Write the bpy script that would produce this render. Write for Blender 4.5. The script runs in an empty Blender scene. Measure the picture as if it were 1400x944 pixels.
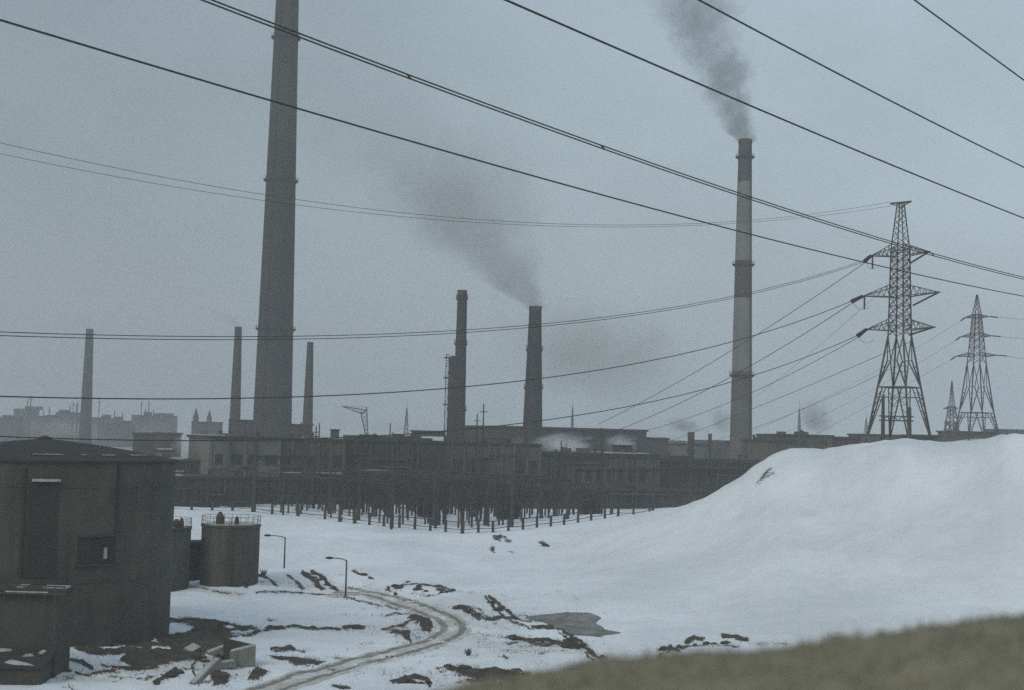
import bpy, math, random
import numpy as np
from mathutils import Vector, Matrix

random.seed(7)
rng = np.random.default_rng(11)
SC = bpy.context.scene
COL = SC.collection

# ------------------------------------------------------------------ camera
F = 1944.0                      # focal length in photo pixels (50 mm lens)
CZ = 22.0                       # eye height above the yard
PITCH = math.atan(125.0 / F)
ROLL = 0.025
_f = np.array([0, math.cos(PITCH), math.sin(PITCH)])
_r = np.array([1.0, 0, 0])
_u = np.cross(_r, _f)
CR = _r * math.cos(ROLL) + _u * math.sin(ROLL)
CU = -_r * math.sin(ROLL) + _u * math.cos(ROLL)
CP = np.array([0, 0, CZ])

def ray(px, py):
    return _f + CR * ((px - 700) / F) - CU * ((py - 472) / F)
def at(px, py, d):
    v = ray(px, py); return CP + v * (d / v[1])
def atz(px, py, z):
    v = ray(px, py); return CP + v * ((z - CZ) / v[2])
def proj(P):
    q = np.asarray(P, float) - CP
    w = q @ _f
    return 700 + F * (q @ CR) / w, 472 - F * (q @ CU) / w

cam = bpy.data.cameras.new('camera'); camo = bpy.data.objects.new('camera', cam)
COL.objects.link(camo)
cam.lens = 50; cam.sensor_width = 36; cam.clip_start = 0.1; cam.clip_end = 20000
m = Matrix(((CR[0], CU[0], -_f[0], 0), (CR[1], CU[1], -_f[1], 0), (CR[2], CU[2], -_f[2], CZ), (0, 0, 0, 1)))
camo.matrix_world = m
cam.lens = F / 1400 * 36
cam.dof.use_dof = True; cam.dof.focus_distance = 230; cam.dof.aperture_fstop = 1.5
SC.camera = camo

# ------------------------------------------------------------------ noise
def _hash(ix, iy, s):
    h = (ix.astype(np.int64) * 374761393 + iy.astype(np.int64) * 668265263 + s * 974634777) & 0xffffffff
    h = ((h ^ (h >> 13)) * 1274126177) & 0xffffffff
    return ((h ^ (h >> 16)) & 0xffff) / 65535.0
def vnoise(x, y, s=0):
    x = np.asarray(x, float); y = np.asarray(y, float)
    ix = np.floor(x); iy = np.floor(y); fx = x - ix; fy = y - iy
    fx = fx * fx * fx * (fx * (fx * 6 - 15) + 10); fy = fy * fy * fy * (fy * (fy * 6 - 15) + 10)
    a = _hash(ix, iy, s); b = _hash(ix + 1, iy, s); c = _hash(ix, iy + 1, s); d = _hash(ix + 1, iy + 1, s)
    return (a + (b - a) * fx) * (1 - fy) + (c + (d - c) * fx) * fy - 0.5
def fbm(x, y, scale, octv=4, s=0):
    t = 0; a = 1.0; x = np.asarray(x) / scale; y = np.asarray(y) / scale
    for k in range(octv):
        t = t + a * vnoise(x + 17.3 * k, y - 9.1 * k, s + k); a *= 0.5; x = x * 2.03; y = y * 2.03
    return t
def sstep(a, b, x):
    t = np.clip((x - a) / (b - a), 0, 1); return t * t * (3 - 2 * t)

# ------------------------------------------------------------------ terrain height
CPTS = []
def gz(px, py, z): CPTS.append(atz(px, py, z))
def gd(px, py, d): CPTS.append(at(px, py, d))
def gw(px, d, z):                 # column px, distance d, height z
    v = ray(px, 600); CPTS.append(np.array([v[0] / v[1] * d, d, z]))
for a in ((-60, 944, 1), (100, 944, 1), (250, 944, 1), (400, 944, .9), (600, 944, 1.2), (800, 944, 1.8),
          (130, 884, 1.6), (229, 868, 1.3), (300, 862, 1), (350, 885, 1.1), (250, 800, 1.6), (290, 795, 2.3),
          (355, 790, 2.5), (270, 840, .9), (400, 832, .6), (480, 860, .5), (460, 818, 1.0), (420, 779, 2.9),
          (430, 807, 1.1), (388, 776, 2.2), (471, 812, 1.1), (520, 900, .7), (620, 860, .8), (560, 800, 1.8),
          (245, 697, 5), (350, 700, 5), (440, 711, 5), (560, 722, 5), (680, 727, 5), (760, 720, 5.1), (850, 705, 5.3),
          (700, 792, 2.2), (600, 762, 3.2), (500, 752, 3.6), (740, 856, .9), (830, 866, .9), (690, 830, 1.6), (720, 890, 1.4), (660, 900, 1.2),
          (900, 885, 1.2), (1100, 864, 2.5), (1300, 842, 4.2), (1450, 835, 5)):
    gz(*a)
for a in ((900, 698, 282), (940, 690, 270), (980, 672, 255), (1010, 655, 245), (1040, 633, 236), (1066, 618, 228), (1095, 613, 222),
          (1125, 614, 220), (1160, 608, 215), (1240, 600, 205), (1275, 602, 206), (1330, 602, 200), (1372, 593, 190), (1400, 592, 186), (1520, 585, 178),
          (1000, 760, 190), (1100, 742, 186), (1250, 722, 180), (1390, 720, 172), (900, 782, 188), (850, 745, 224), (1150, 672, 200), (1300, 660, 190)):
    gd(*a)
for a in ((-200, 300, 4.5), (0, 420, 5), (300, 420, 5), (600, 380, 5), (600, 480, 5), (900, 420, 5), (900, 360, 4.8), (1000, 320, 5.5), (-300, 200, 2.5),
          (1100, 300, 12), (1100, 400, 7), (1230, 242, 22.2), (1230, 310, 20.5), (1335, 390, 24.4), (1300, 520, 24.2), (1400, 300, 23), (1600, 400, 26),
          (1200, 430, 16), (1700, 180, 22), (1050, 520, 5), (1500, 560, 26), (300, 600, 5), (800, 620, 5), (1900, 300, 24), (-600, 300, 4), (-600, 120, 2)):
    gw(*a)
for az in (-60, -40, -22, -11, 0, 11, 22, 40, 60):
    s, c = math.sin(math.radians(az)), math.cos(math.radians(az))
    for r_, z_ in ((7, 20.2), (30, 15.0), (60, 8.6), (88, 3.2)):
        CPTS.append(np.array([s * r_, c * r_, z_]))
for x_, y_ in ((0, -10), (0, -60), (40, -20), (-40, -20), (90, 0), (-90, 0), (120, -80), (-120, -80)):
    CPTS.append(np.array([x_, y_, 20.4]))
CPTS = np.array(CPTS)
_S = 100.0
def _phi(r2):
    return np.where(r2 > 1e-12, 0.5 * r2 * np.log(np.maximum(r2, 1e-12)), 0.0)
_c = CPTS[:, :2] / _S; _n = len(_c)
_A = np.zeros((_n + 3, _n + 3))
_A[:_n, :_n] = _phi(((_c[:, None] - _c[None]) ** 2).sum(2)) + np.eye(_n) * 2e-4
_A[:_n, _n] = 1; _A[:_n, _n + 1:] = _c; _A[_n, :_n] = 1; _A[_n + 1:, :_n] = _c.T
_w = np.linalg.solve(_A, np.concatenate([CPTS[:, 2], np.zeros(3)]))
def h0(x, y):
    x = np.asarray(x, float).ravel(); y = np.asarray(y, float).ravel()
    out = np.empty(len(x))
    for i in range(0, len(x), 20000):
        p = np.stack([x[i:i + 20000], y[i:i + 20000]], 1) / _S
        out[i:i + 20000] = _phi(((p[:, None] - _c[None]) ** 2).sum(2)) @ _w[:_n] + _w[_n] + p @ _w[_n + 1:]
    r = np.hypot(x, y)
    az = np.degrees(np.arctan2(x, y))
    base = 5 + 19 * sstep(11, 16, az) * sstep(120, 60, az)
    base = np.where(y < 0, 20.4, base)
    k = sstep(480, 720, r)
    out = out * (1 - k) + base * k
    near = sstep(110, 70, r)
    lim = 20.4
    return np.clip(out, -2, 27)
def h(x, y):
    x = np.asarray(x, float).ravel(); y = np.asarray(y, float).ravel()
    r = np.hypot(x, y); k = sstep(60, 120, r)
    hill = sstep(5, 9, np.degrees(np.arctan2(x, y))) * (y > 0)
    gul = vnoise(np.degrees(np.arctan2(x, y)) * 2.6 + fbm(x, y, 18, 2, 33), r / 55.0, 77) * .35 * hill
    return h0(x, y) + k * (fbm(x, y, 26, 3, 3) * (0.55 - .42 * hill) + fbm(x, y, 5, 4, 9) * (0.26 + .04 * hill) + fbm(x, y, 1.3, 2, 19) * 0.10 + gul * .6)
_CR = [(780, 720), (850, 705), (900, 697.5), (940, 690), (980, 672), (1010, 654), (1040, 632), (1066, 617.5), (1085, 613), (1100, 613), (1125, 615), (1160, 608.5), (1190, 606), (1225, 601), (1245, 600), (1275, 603), (1330, 603), (1352, 599), (1372, 594), (1385, 593), (1415, 595), (1500, 592)]
_hraw = h; _COR = np.zeros(len(_CR)); _CA = np.array([math.degrees(math.atan2(*ray(a, 610)[:2])) for a, _ in _CR])
def h(x, y):
    x = np.asarray(x, float).ravel(); y = np.asarray(y, float).ravel(); r = np.hypot(x, y)
    az = np.degrees(np.arctan2(x, y))
    return _hraw(x, y) - np.interp(az, _CA, _COR, 0, _COR[-1]) * r / 220 * sstep(140, 200, r) * sstep(330, 265, r)
for _it in range(4):                              # settle the crest line of the mound to its surveyed profile
    for _k, (_px, _py) in enumerate(_CR):
        if _px < 900: continue
        _d = np.arange(150, 300, 1.5); _v = ray(_px, 610); _x = _v[0] / _v[1] * _d; _z = h(_x, _d)
        _yy = [proj((a, b, c))[1] for a, b, c in zip(_x, _d, _z)]
        _COR[_k] += (_py - min(_yy)) * 220 / F * .9
def hz(x, y): return float(h([x], [y])[0])

# ------------------------------------------------------------------ node helpers
class NT:
    def __init__(s, tree): s.t = tree
    def n(s, typ, **kw):
        nd = s.t.nodes.new(typ)
        for k, v in kw.items():
            if k.startswith('_'): setattr(nd, k[1:], v)
        return nd
    def link(s, a, b): s.t.links.new(a, b)
    def math(s, op, a, b=None, c=None, clamp=False):
        nd = s.t.nodes.new('ShaderNodeMath'); nd.operation = op; nd.use_clamp = clamp
        for i, v in enumerate((a, b, c)):
            if v is None: continue
            if isinstance(v, (int, float)): nd.inputs[i].default_value = v
            else: s.link(v, nd.inputs[i])
        return nd.outputs[0]
    def noise(s, vec, scale, detail=4, rough=.55, dist=0):
        nd = s.t.nodes.new('ShaderNodeTexNoise'); nd.inputs['Scale'].default_value = scale
        nd.inputs['Detail'].default_value = detail; nd.inputs['Roughness'].default_value = rough; nd.inputs['Distortion'].default_value = dist
        if vec is not None: s.link(vec, nd.inputs['Vector'])
        return nd.outputs['Fac']
    def mapr(s, v, a, b, c=0., d=1., smooth=True):
        nd = s.t.nodes.new('ShaderNodeMapRange')
        if smooth: nd.interpolation_type = 'SMOOTHSTEP'
        s.link(v, nd.inputs[0])
        for i, q in enumerate((a, b, c, d)): nd.inputs[1 + i].default_value = q
        return nd.outputs[0]
    def mix(s, fac, a, b):
        nd = s.t.nodes.new('ShaderNodeMix'); nd.data_type = 'RGBA'
        if isinstance(fac, (int, float)): nd.inputs[0].default_value = fac
        else: s.link(fac, nd.inputs[0])
        for i, v in ((6, a), (7, b)):
            if isinstance(v, (tuple, list)): nd.inputs[i].default_value = (*v[:3], 1)
            else: s.link(v, nd.inputs[i])
        return nd.outputs[2]
    def mapping(s, vec, scale=(1, 1, 1)):
        nd = s.t.nodes.new('ShaderNodeMapping'); nd.inputs['Scale'].default_value = scale
        s.link(vec, nd.inputs['Vector']); return nd.outputs[0]

def new_mat(name):
    mt = bpy.data.materials.new(name); mt.use_nodes = True
    t = NT(mt.node_tree); b = mt.node_tree.nodes['Principled BSDF']
    b.inputs['Roughness'].default_value = .9
    b.inputs['Specular IOR Level'].default_value = .2
    return mt, t, b
def bump(t, b, height, strength=.5, dist=.1):
    nd = t.t.nodes.new('ShaderNodeBump'); nd.inputs['Strength'].default_value = strength; nd.inputs['Distance'].default_value = dist
    t.link(height, nd.inputs['Height']); t.link(nd.outputs[0], b.inputs['Normal'])

def wall_mat(name, c1, c2, scale=.25, streak=True, bmp=.3, c3=None):
    mt, t, b = new_mat(name)
    tc = t.n('ShaderNodeTexCoord').outputs['Object']
    n1 = t.noise(tc, scale, 6, .6)
    col = t.mix(t.mapr(n1, .35, .68), c1, c2)
    if streak:
        st = t.noise(t.mapping(tc, (1, 1, .045)), scale * 3.2, 5, .65)
        col = t.mix(t.math('MULTIPLY', t.mapr(st, .48, .72), .6), col, c3 or tuple(v * .5 for v in c1))
    n2 = t.noise(tc, scale * 14, 4, .6)
    col = t.mix(t.math('MULTIPLY', t.mapr(n2, .4, .75), .35), col, tuple(min(1, v * 1.5) for v in c2))
    t.link(col, b.inputs['Base Color'])
    bump(t, b, n2, bmp, .08)
    return mt

M = {}
M['tank'] = wall_mat('tank_concrete', (.068, .063, .052), (.05, .047, .04), .18, True, .3, (.042, .039, .034))
M['tank_roof'] = wall_mat('tank_roof_felt', (.045, .039, .036), (.036, .032, .030), .3, False)
M['dark'] = wall_mat('dark_opening', (.032, .027, .025), (.042, .036, .033), .5, False)
M['hall'] = wall_mat('hall_concrete', (.16, .153, .132), (.115, .11, .097), .09, True)
M['hall_dark'] = wall_mat('hall_brick', (.056, .051, .045), (.042, .038, .034), .11, True)
M['hall_brown'] = wall_mat('hall_brown_panel', (.10, .092, .074), (.072, .066, .055), .1, True)
M['far'] = wall_mat('far_building', (.075, .075, .075), (.055, .055, .055), .05, True)
M['roof'] = wall_mat('roof_felt', (.045, .042, .038), (.035, .033, .031), .2, False)
M['glass'] = wall_mat('grimy_pane', (.036, .036, .036), (.026, .026, .026), .6, False, 0)
M['stack'] = wall_mat('stack_concrete', (.046, .042, .038), (.033, .031, .029), .035, True, .2)
M['brick_stack'] = wall_mat('stack_brick', (.044, .039, .037), (.03, .028, .027), .05, True, .2)
M['steel'] = wall_mat('weathered_steel', (.05, .046, .04), (.035, .033, .03), .8, False, .1)
M['rust'] = wall_mat('rusty_steel', (.09, .062, .045), (.06, .048, .04), .7, False, .1)
M['pylon'] = wall_mat('galvanised_steel', (.105, .10, .083), (.07, .067, .058), .6, False, .1)
M['post'] = wall_mat('post_concrete', (.066, .062, .053), (.046, .043, .038), .6, True, .2)
M['wire'] = wall_mat('weathered_cable', (.06, .06, .045), (.045, .045, .036), .8, False, 0)
M['porcelain'] = wall_mat('brown_porcelain', (.05, .035, .03), (.04, .03, .026), 2, False, 0)
M['frame'] = wall_mat('window_frame', (.07, .066, .06), (.05, .048, .044), .8, False, 0)
M['block'] = wall_mat('ruin_concrete', (.22, .215, .19), (.15, .145, .13), .6, True)
M['earth'] = wall_mat('bare_earth', (.09, .075, .055), (.05, .044, .036), 1.5, False, .6)
M['weed'] = wall_mat('dead_weed', (.10, .085, .05), (.06, .05, .032), 3, False, .3)

def tank_mat():
    mt, t, b = new_mat('panelled_concrete')
    tc = t.n('ShaderNodeTexCoord').outputs['Object']; sp = t.n('ShaderNodeSeparateXYZ'); t.link(tc, sp.inputs[0])
    ang = t.math('MULTIPLY', t.math('ARCTAN2', sp.outputs[1], sp.outputs[0]), 9.3)
    fr = t.math('FRACT', ang); pid = t.math('FLOOR', ang); row = t.math('FLOOR', t.math('MULTIPLY', sp.outputs[2], .145))
    wn = t.n('ShaderNodeTexWhiteNoise'); wn.noise_dimensions = '2D'
    cb = t.n('ShaderNodeCombineXYZ'); t.link(pid, cb.inputs[0]); t.link(row, cb.inputs[1]); t.link(cb.outputs[0], wn.inputs['Vector'])
    n1 = t.noise(tc, .22, 6, .65)
    col = t.mix(t.mapr(n1, .35, .65), (.100, .094, .075), (.066, .062, .051))
    col = t.mix(t.math('MULTIPLY', wn.outputs['Value'], .45), col, (.05, .047, .04))
    st = t.noise(t.mapping(tc, (1, 1, .09)), .55, 6, .7)
    col = t.mix(t.math('MULTIPLY', t.mapr(st, .45, .75), .5), col, (.038, .035, .03))
    st2 = t.noise(t.mapping(tc, (1, 1, .08)), 2.4, 4, .6)
    col = t.mix(t.math('MULTIPLY', t.mapr(st2, .60, .8), .25), col, (.17, .165, .14))
    joint = t.math('LESS_THAN', fr, .03)
    col = t.mix(t.math('MULTIPLY', joint, .35), col, (.03, .028, .025))
    t.link(col, b.inputs['Base Color']); n2 = t.noise(tc, 3, 5, .65); bump(t, b, n2, .4, .1); return mt
M['panel'] = tank_mat()
def snow_plain():
    mt, t, b = new_mat('roof_snow')
    tc = t.n('ShaderNodeTexCoord').outputs['Object']
    n = t.noise(tc, .8, 5)
    t.link(t.mix(t.mapr(n, .3, .7), (.72, .74, .77), (.82, .84, .87)), b.inputs['Base Color'])
    bump(t, b, n, .3, .1); return mt
M['snow'] = snow_plain()
M['old_snow'] = wall_mat('sooty_snow', (.42, .43, .43), (.27, .275, .27), 1.4, False, .5)

def stripe_mat():
    mt, t, b = new_mat('banded_stack_paint')
    tc = t.n('ShaderNodeTexCoord').outputs['Object']
    z = t.n('ShaderNodeSeparateXYZ'); t.link(tc, z.inputs[0]); zz = z.outputs[2]
    n1 = t.noise(tc, .06, 5, .6)
    zn = t.math('ADD', zz, t.math('MULTIPLY', t.math('SUBTRACT', n1, .5), 2.5))
    light = t.mix(t.mapr(n1, .35, .65), (.21, .205, .19), (.16, .157, .148))
    dark = t.mix(t.mapr(n1, .35, .65), (.075, .06, .056), (.06, .052, .05))
    mid = t.mix(t.mapr(n1, .35, .65), (.10, .098, .094), (.13, .125, .12))
    def band(lo, hi):
        return t.math('MULTIPLY', t.math('GREATER_THAN', zn, lo), t.math('LESS_THAN', zn, hi))
    col = t.mix(band(STR['a0'], STR['a1']), light, dark)
    col = t.mix(band(STR['b0'], STR['b1']), col, dark)
    col = t.mix(t.math('MULTIPLY', band(STR['c0'], STR['c1']), .75), col, dark)
    col = t.mix(band(-10, STR['d1']), col, mid)
    col = t.mix(t.math('MULTIPLY', band(STR['e0'], STR['e1']), .45), col, dark)
    st = t.noise(t.mapping(tc, (1, 1, .03)), .5, 5, .6)
    col = t.mix(t.math('MULTIPLY', t.mapr(st, .5, .75), .4), col, (.08, .075, .07))
    t.link(col, b.inputs['Base Color']); return mt

# ------------------------------------------------------------------ mesh builder
class MB:
    def __init__(s): s.v = []; s.f = []
    def add(s, vs, fs):
        o = len(s.v); s.v += [tuple(map(float, p)) for p in vs]; s.f += [tuple(i + o for i in q) for q in fs]; return s
    def box(s, x0, x1, y0, y1, z0, z1):
        vs = [(x, y, z) for z in (z0, z1) for y in (y0, y1) for x in (x0, x1)]
        return s.add(vs, [(0, 2, 3, 1), (4, 5, 7, 6), (0, 1, 5, 4), (2, 6, 7, 3), (0, 4, 6, 2), (1, 3, 7, 5)])
    def bar(s, a, b, w, w2=None, n=4):
        a = Vector(a); b = Vector(b); d = (b - a)
        if d.length < 1e-6: return s
        d.normalize(); up = Vector((0, 0, 1)) if abs(d.z) < .95 else Vector((1, 0, 0))
        x = d.cross(up).normalized(); y = x.cross(d); w2 = w if w2 is None else w2
        vs = []
        for p, q in ((a, w), (b, w2)):
            for k in range(n):
                t = 2 * math.pi * (k + .5) / n; vs.append(p + (x * math.cos(t) + y * math.sin(t)) * q * (.7071 if n == 4 else .5))
        fs = [(k, (k + 1) % n, n + (k + 1) % n, n + k) for k in range(n)] + [tuple(range(n - 1, -1, -1)), tuple(range(n, 2 * n))]
        return s.add(vs, fs)
    def lathe(s, prof, n=32, cx=0, cy=0, phase=0, cap=True):
        vs = []; fs = []
        for r, z in prof:
            for k in range(n):
                t = 2 * math.pi * k / n + phase; vs.append((cx + r * math.cos(t), cy + r * math.sin(t), z))
        for i in range(len(prof) - 1):
            for k in range(n):
                fs.append((i * n + k, i * n + (k + 1) % n, (i + 1) * n + (k + 1) % n, (i + 1) * n + k))
        if cap:
            fs.append(tuple(range(n - 1, -1, -1))); fs.append(tuple((len(prof) - 1) * n + k for k in range(n)))
        return s.add(vs, fs)
    def tube(s, pts, r, n=6):
        pts = [Vector(p) for p in pts]; vs = []; fs = []
        for i, p in enumerate(pts):
            d = (pts[min(i + 1, len(pts) - 1)] - pts[max(i - 1, 0)]).normalized()
            up = Vector((0, 0, 1)) if abs(d.z) < .95 else Vector((1, 0, 0))
            x = d.cross(up).normalized(); y = x.cross(d)
            rr = r[i] if isinstance(r, (list, tuple)) else r
            for k in range(n):
                t = 2 * math.pi * k / n; vs.append(p + (x * math.cos(t) + y * math.sin(t)) * rr)
        for i in range(len(pts) - 1):
            for k in range(n):
                fs.append((i * n + k, i * n + (k + 1) % n, (i + 1) * n + (k + 1) % n, (i + 1) * n + k))
        fs.append(tuple(range(n - 1, -1, -1))); fs.append(tuple((len(pts) - 1) * n + k for k in range(n)))
        return s.add(vs, fs)
    def prism(s, poly, z0, z1):
        n = len(poly)
        vs = [(x, y, z0) for x, y in poly] + [(x, y, z1) for x, y in poly]
        return s.add(vs, [(k, (k + 1) % n, n + (k + 1) % n, n + k) for k in range(n)] + [tuple(range(n - 1, -1, -1)), tuple(range(n, 2 * n))])
    def build(s, name, mat, parent=None, smooth=False, loc=None):
        me = bpy.data.meshes.new(name); me.from_pydata(s.v, [], s.f); me.update()
        me.materials.append(mat)
        if smooth: me.polygons.foreach_set('use_smooth', [True] * len(me.polygons))
        o = bpy.data.objects.new(name, me); COL.objects.link(o)
        if parent is not None: o.parent = parent
        if loc is not None: o.location = loc
        return o
def thing(name, label, cat, loc=(0, 0, 0), rz=0, group=None):
    o = bpy.data.objects.new(name, None); COL.objects.link(o); o.empty_display_size = .5
    o.location = loc; o.rotation_euler = (0, 0, rz)
    return tag(o, label, cat, group)
def tag(o, label=None, cat=None, group=None, kind=None):
    if label: o['label'] = label
    if cat: o['category'] = cat
    if group: o['group'] = group
    if kind: o['kind'] = kind
    return o
def dup(root, loc, rz=None, label=None, scale=None):
    r = root.copy(); COL.objects.link(r); r.location = loc
    if rz is not None: r.rotation_euler = (0, 0, rz)
    if scale is not None: r.scale = scale
    if label: r['label'] = label
    for ch in root.children:
        c = ch.copy(); COL.objects.link(c); c.parent = r
        for g in ch.children:
            d = g.copy(); COL.objects.link(d); d.parent = c
    return r

# ------------------------------------------------------------------ bare earth outlines on the snow (photo outlines laid onto the ground)
def poly_mask(px, py, poly):
    inside = np.zeros(px.shape, bool); dist = np.full(px.shape, 1e9); n = len(poly)
    for i in range(n):
        (x1, y1), (x2, y2) = poly[i], poly[(i + 1) % n]
        c = ((y1 > py) != (y2 > py)) & (px < (x2 - x1) * (py - y1) / ((y2 - y1) or 1e-9) + x1)
        inside ^= c
        dist = np.minimum(dist, seg(px, py, (x1, y1), (x2, y2))[0])
    return np.where(inside, -dist, dist)
def seg(px, py, a, b):
    dx, dy = b[0] - a[0], b[1] - a[1]; L = dx * dx + dy * dy + 1e-9
    t = np.clip(((px - a[0]) * dx + (py - a[1]) * dy) / L, 0, 1)
    return np.hypot(px - a[0] - t * dx, py - a[1] - t * dy), t
POLYS = [
    ([(95, 882), (150, 868), (226, 846), (262, 846), (301, 851), (336, 857), (353, 860), (349, 864), (318, 869), (315, 877), (348, 890), (330, 895), (300, 893), (262, 903), (238, 906), (208, 914), (180, 913), (163, 905), (172, 896), (120, 896)], 1.0),
    ([(367, 898), (392, 898), (448, 904), (430, 911), (405, 912), (394, 905)], 1),
    ([(338, 931), (350, 911), (368, 920), (352, 931)], 1),
    ([(560, 842), (574, 840), (588, 847), (594, 859), (587, 866), (578, 862), (573, 851), (562, 850)], 1),
    ([(528, 862), (562, 863), (564, 884), (552, 872)], .9),
    ([(604, 911), (640, 913), (702, 918), (738, 927), (734, 933), (690, 931), (655, 932), (640, 925), (618, 920)], 1),
    ([(284, 920), (300, 917), (316, 925), (308, 938), (292, 940)], .9),
]
STROKES = [  # points, widths, strength
    ([(226, 849), (262, 848), (300, 852)], 3, 1),
    ([(312, 872), (345, 868), (370, 860), (400, 857), (430, 861), (466, 861)], 3.0, 1), ([(470, 859), (497, 859)], 5, 1),
    ([(370, 888), (400, 887)], 4, 1), ([(375, 891), (414, 891)], 2, 1),
    ([(88, 900), (110, 906), (125, 913)], 4, 1), ([(76, 917), (96, 917)], 3.5, 1), ([(104, 920), (122, 924), (142, 920), (170, 916), (216, 914)], 3.5, 1),
    ([(138, 910), (160, 914), (192, 916)], 3, 1), ([(93, 931), (100, 928)], 2, 1), ([(150, 924), (160, 927)], 2, 1), ([(92, 940), (100, 946)], 2, 1),
    ([(214, 934), (226, 928), (240, 917)], 6, 1), ([(255, 900), (285, 905)], 5, .9), ([(280, 896), (262, 912), (272, 938)], 3, .9),
    ([(236, 795), (262, 802), (300, 810), (334, 813)], 1.6, .9), ([(352, 810), (400, 811), (450, 814), (484, 819), (512, 827), (546, 834)], 2, .9),
    ([(355, 787), (366, 791), (378, 802)], 3.4, 1), ([(393, 787), (405, 797), (416, 806)], 3.4, .95), ([(414, 784), (428, 794), (441, 806)], 6, .9), ([(428, 782), (446, 794), (461, 808)], 4.5, 1),
    ([(328, 796), (338, 803)], 5, .8), ([(418, 786), (440, 787), (452, 800)], 3, .8), ([(478, 804), (496, 808), (510, 815)], 5, .55), ([(500, 812), (530, 826), (548, 835)], 4, .5),
    ([(528, 843), (540, 840), (562, 840)], 1.6, 1), ([(525, 862), (545, 857), (564, 850)], 2.5, 1), ([(534, 866), (560, 862)], 2, .9),
    ([(540, 804), (556, 800), (576, 799), (604, 803), (620, 809)], 2.4, 1), ([(598, 806), (612, 809), (622, 808)], 4, .9), ([(562, 811), (580, 815), (602, 814)], 1.5, .8),
    ([(556, 823), (574, 822)], 1.5, .9), ([(530, 806), (540, 815)], 1.5, .8), ([(622, 809), (650, 812)], 1.4, .6), ([(590, 833), (610, 836)], 1.5, .6),
    ([(619, 831), (630, 828), (640, 831), (652, 842), (666, 849)], 2.6, 1), ([(634, 832), (646, 842), (654, 847)], 6, .9), ([(640, 829), (656, 836), (668, 846), (676, 849)], 2.2, 1),
    ([(664, 817), (676, 831), (690, 847)], 3.2, 1), ([(670, 817), (688, 831), (704, 846)], 3.6, 1),
    ([(664, 848), (684, 845), (706, 847)], 4, 1), ([(696, 850), (715, 857), (728, 861)], 2.4, 1), ([(706, 847), (726, 850), (746, 849)], 2, .9), ([(704, 842), (730, 843), (750, 842)], 1.5, .8), ([(728, 858), (756, 858)], 4.2, .9),
    ([(758, 855), (774, 866), (790, 877), (800, 883)], 3.4, 1), ([(766, 866), (780, 875), (794, 886)], 2.2, 1), ([(794, 880), (806, 891), (820, 902), (834, 913)], 5, 1), ([(800, 893), (812, 904), (822, 912)], 3, 1),
    ([(692, 873), (706, 871), (720, 876), (740, 877), (765, 880), (786, 877)], 4, 1), ([(704, 870), (720, 879), (742, 884)], 4, .9), ([(740, 884), (772, 882), (792, 888)], 3, .9), ([(772, 877), (792, 885)], 4, .9),
    ([(694, 881), (700, 880)], 2, .9), ([(735, 895), (744, 894)], 2, .8), ([(688, 898), (694, 902)], 4, .9), ([(636, 892), (644, 898)], 5, .35), ([(646, 868), (690, 872)], 3, .3),
    ([(700, 918), (722, 921), (736, 930), (744, 934)], 2, 1), ([(640, 931), (680, 936), (736, 936)], 3, .9), ([(600, 915), (640, 918)], 3, .9), ([(596, 914), (604, 920)], 2, .9), ([(628, 925), (700, 928)], 3, .8),
    ([(536, 933), (552, 928), (572, 928), (584, 931), (588, 938)], 4.5, 1),
    ([(1034, 661), (1044, 650), (1056, 640)], 3.4, .75), ([(1040, 658), (1048, 652), (1058, 646)], 2, .7), ([(1036, 663), (1050, 658)], 1.6, .6),
    ([(906, 889), (916, 886)], 5, 1), ([(938, 880), (950, 873), (960, 874)], 6, 1), ([(988, 870), (1004, 871), (1022, 876)], 5.5, 1), ([(904, 897), (925, 886), (945, 884)], 2.4, 1), ([(945, 884), (1010, 884)], 1.6, .8), ([(1028, 882), (1078, 881)], 1.5, .7),
    ([(674, 735), (684, 734), (692, 736)], 4, .8), ([(694, 740), (700, 742)], 3, .8), ([(738, 743), (746, 746)], 4, .85), ([(672, 750), (675, 754)], 3.6, .75), ([(694, 755), (702, 757)], 1.8, .6), ([(654, 763), (662, 767)], 1.6, .5),
    ([(484, 781), (490, 783)], 4, .8), ([(500, 785), (508, 792)], 2, .6), ([(528, 806), (531, 808)], 3, .8), ([(540, 812), (541, 818)], 2, .8), ([(555, 797), (560, 796)], 3, .8), ([(464, 787), (468, 786)], 2, .5),
    ([(366, 849), (378, 848)], 2, .7), ([(455, 900), (466, 900)], 2, .7), ([(456, 938), (476, 941)], 4, .9), ([(570, 850), (572, 880)], 1.5, .6),
]
HOLES = [([(228, 855), (240, 853), (258, 856), (268, 860), (254, 865), (228, 868)], 1)]
HSTROKES = [([(120, 877), (160, 880), (212, 877)], 2.2), ([(120, 886), (170, 886), (196, 888)], 2.0), ([(208, 886), (232, 888)], 2.0), ([(196, 877), (214, 879)], 2), ([(306, 858), (322, 859)], 2), ([(318, 866), (352, 863)], 2.4)]
PUDDLE = [(716, 845), (745, 841), (775, 837.5), (806, 838.5), (822, 845), (812, 853), (828, 861), (850, 866), (822, 870.5), (786, 869.5), (768, 860), (748, 853)]
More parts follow.
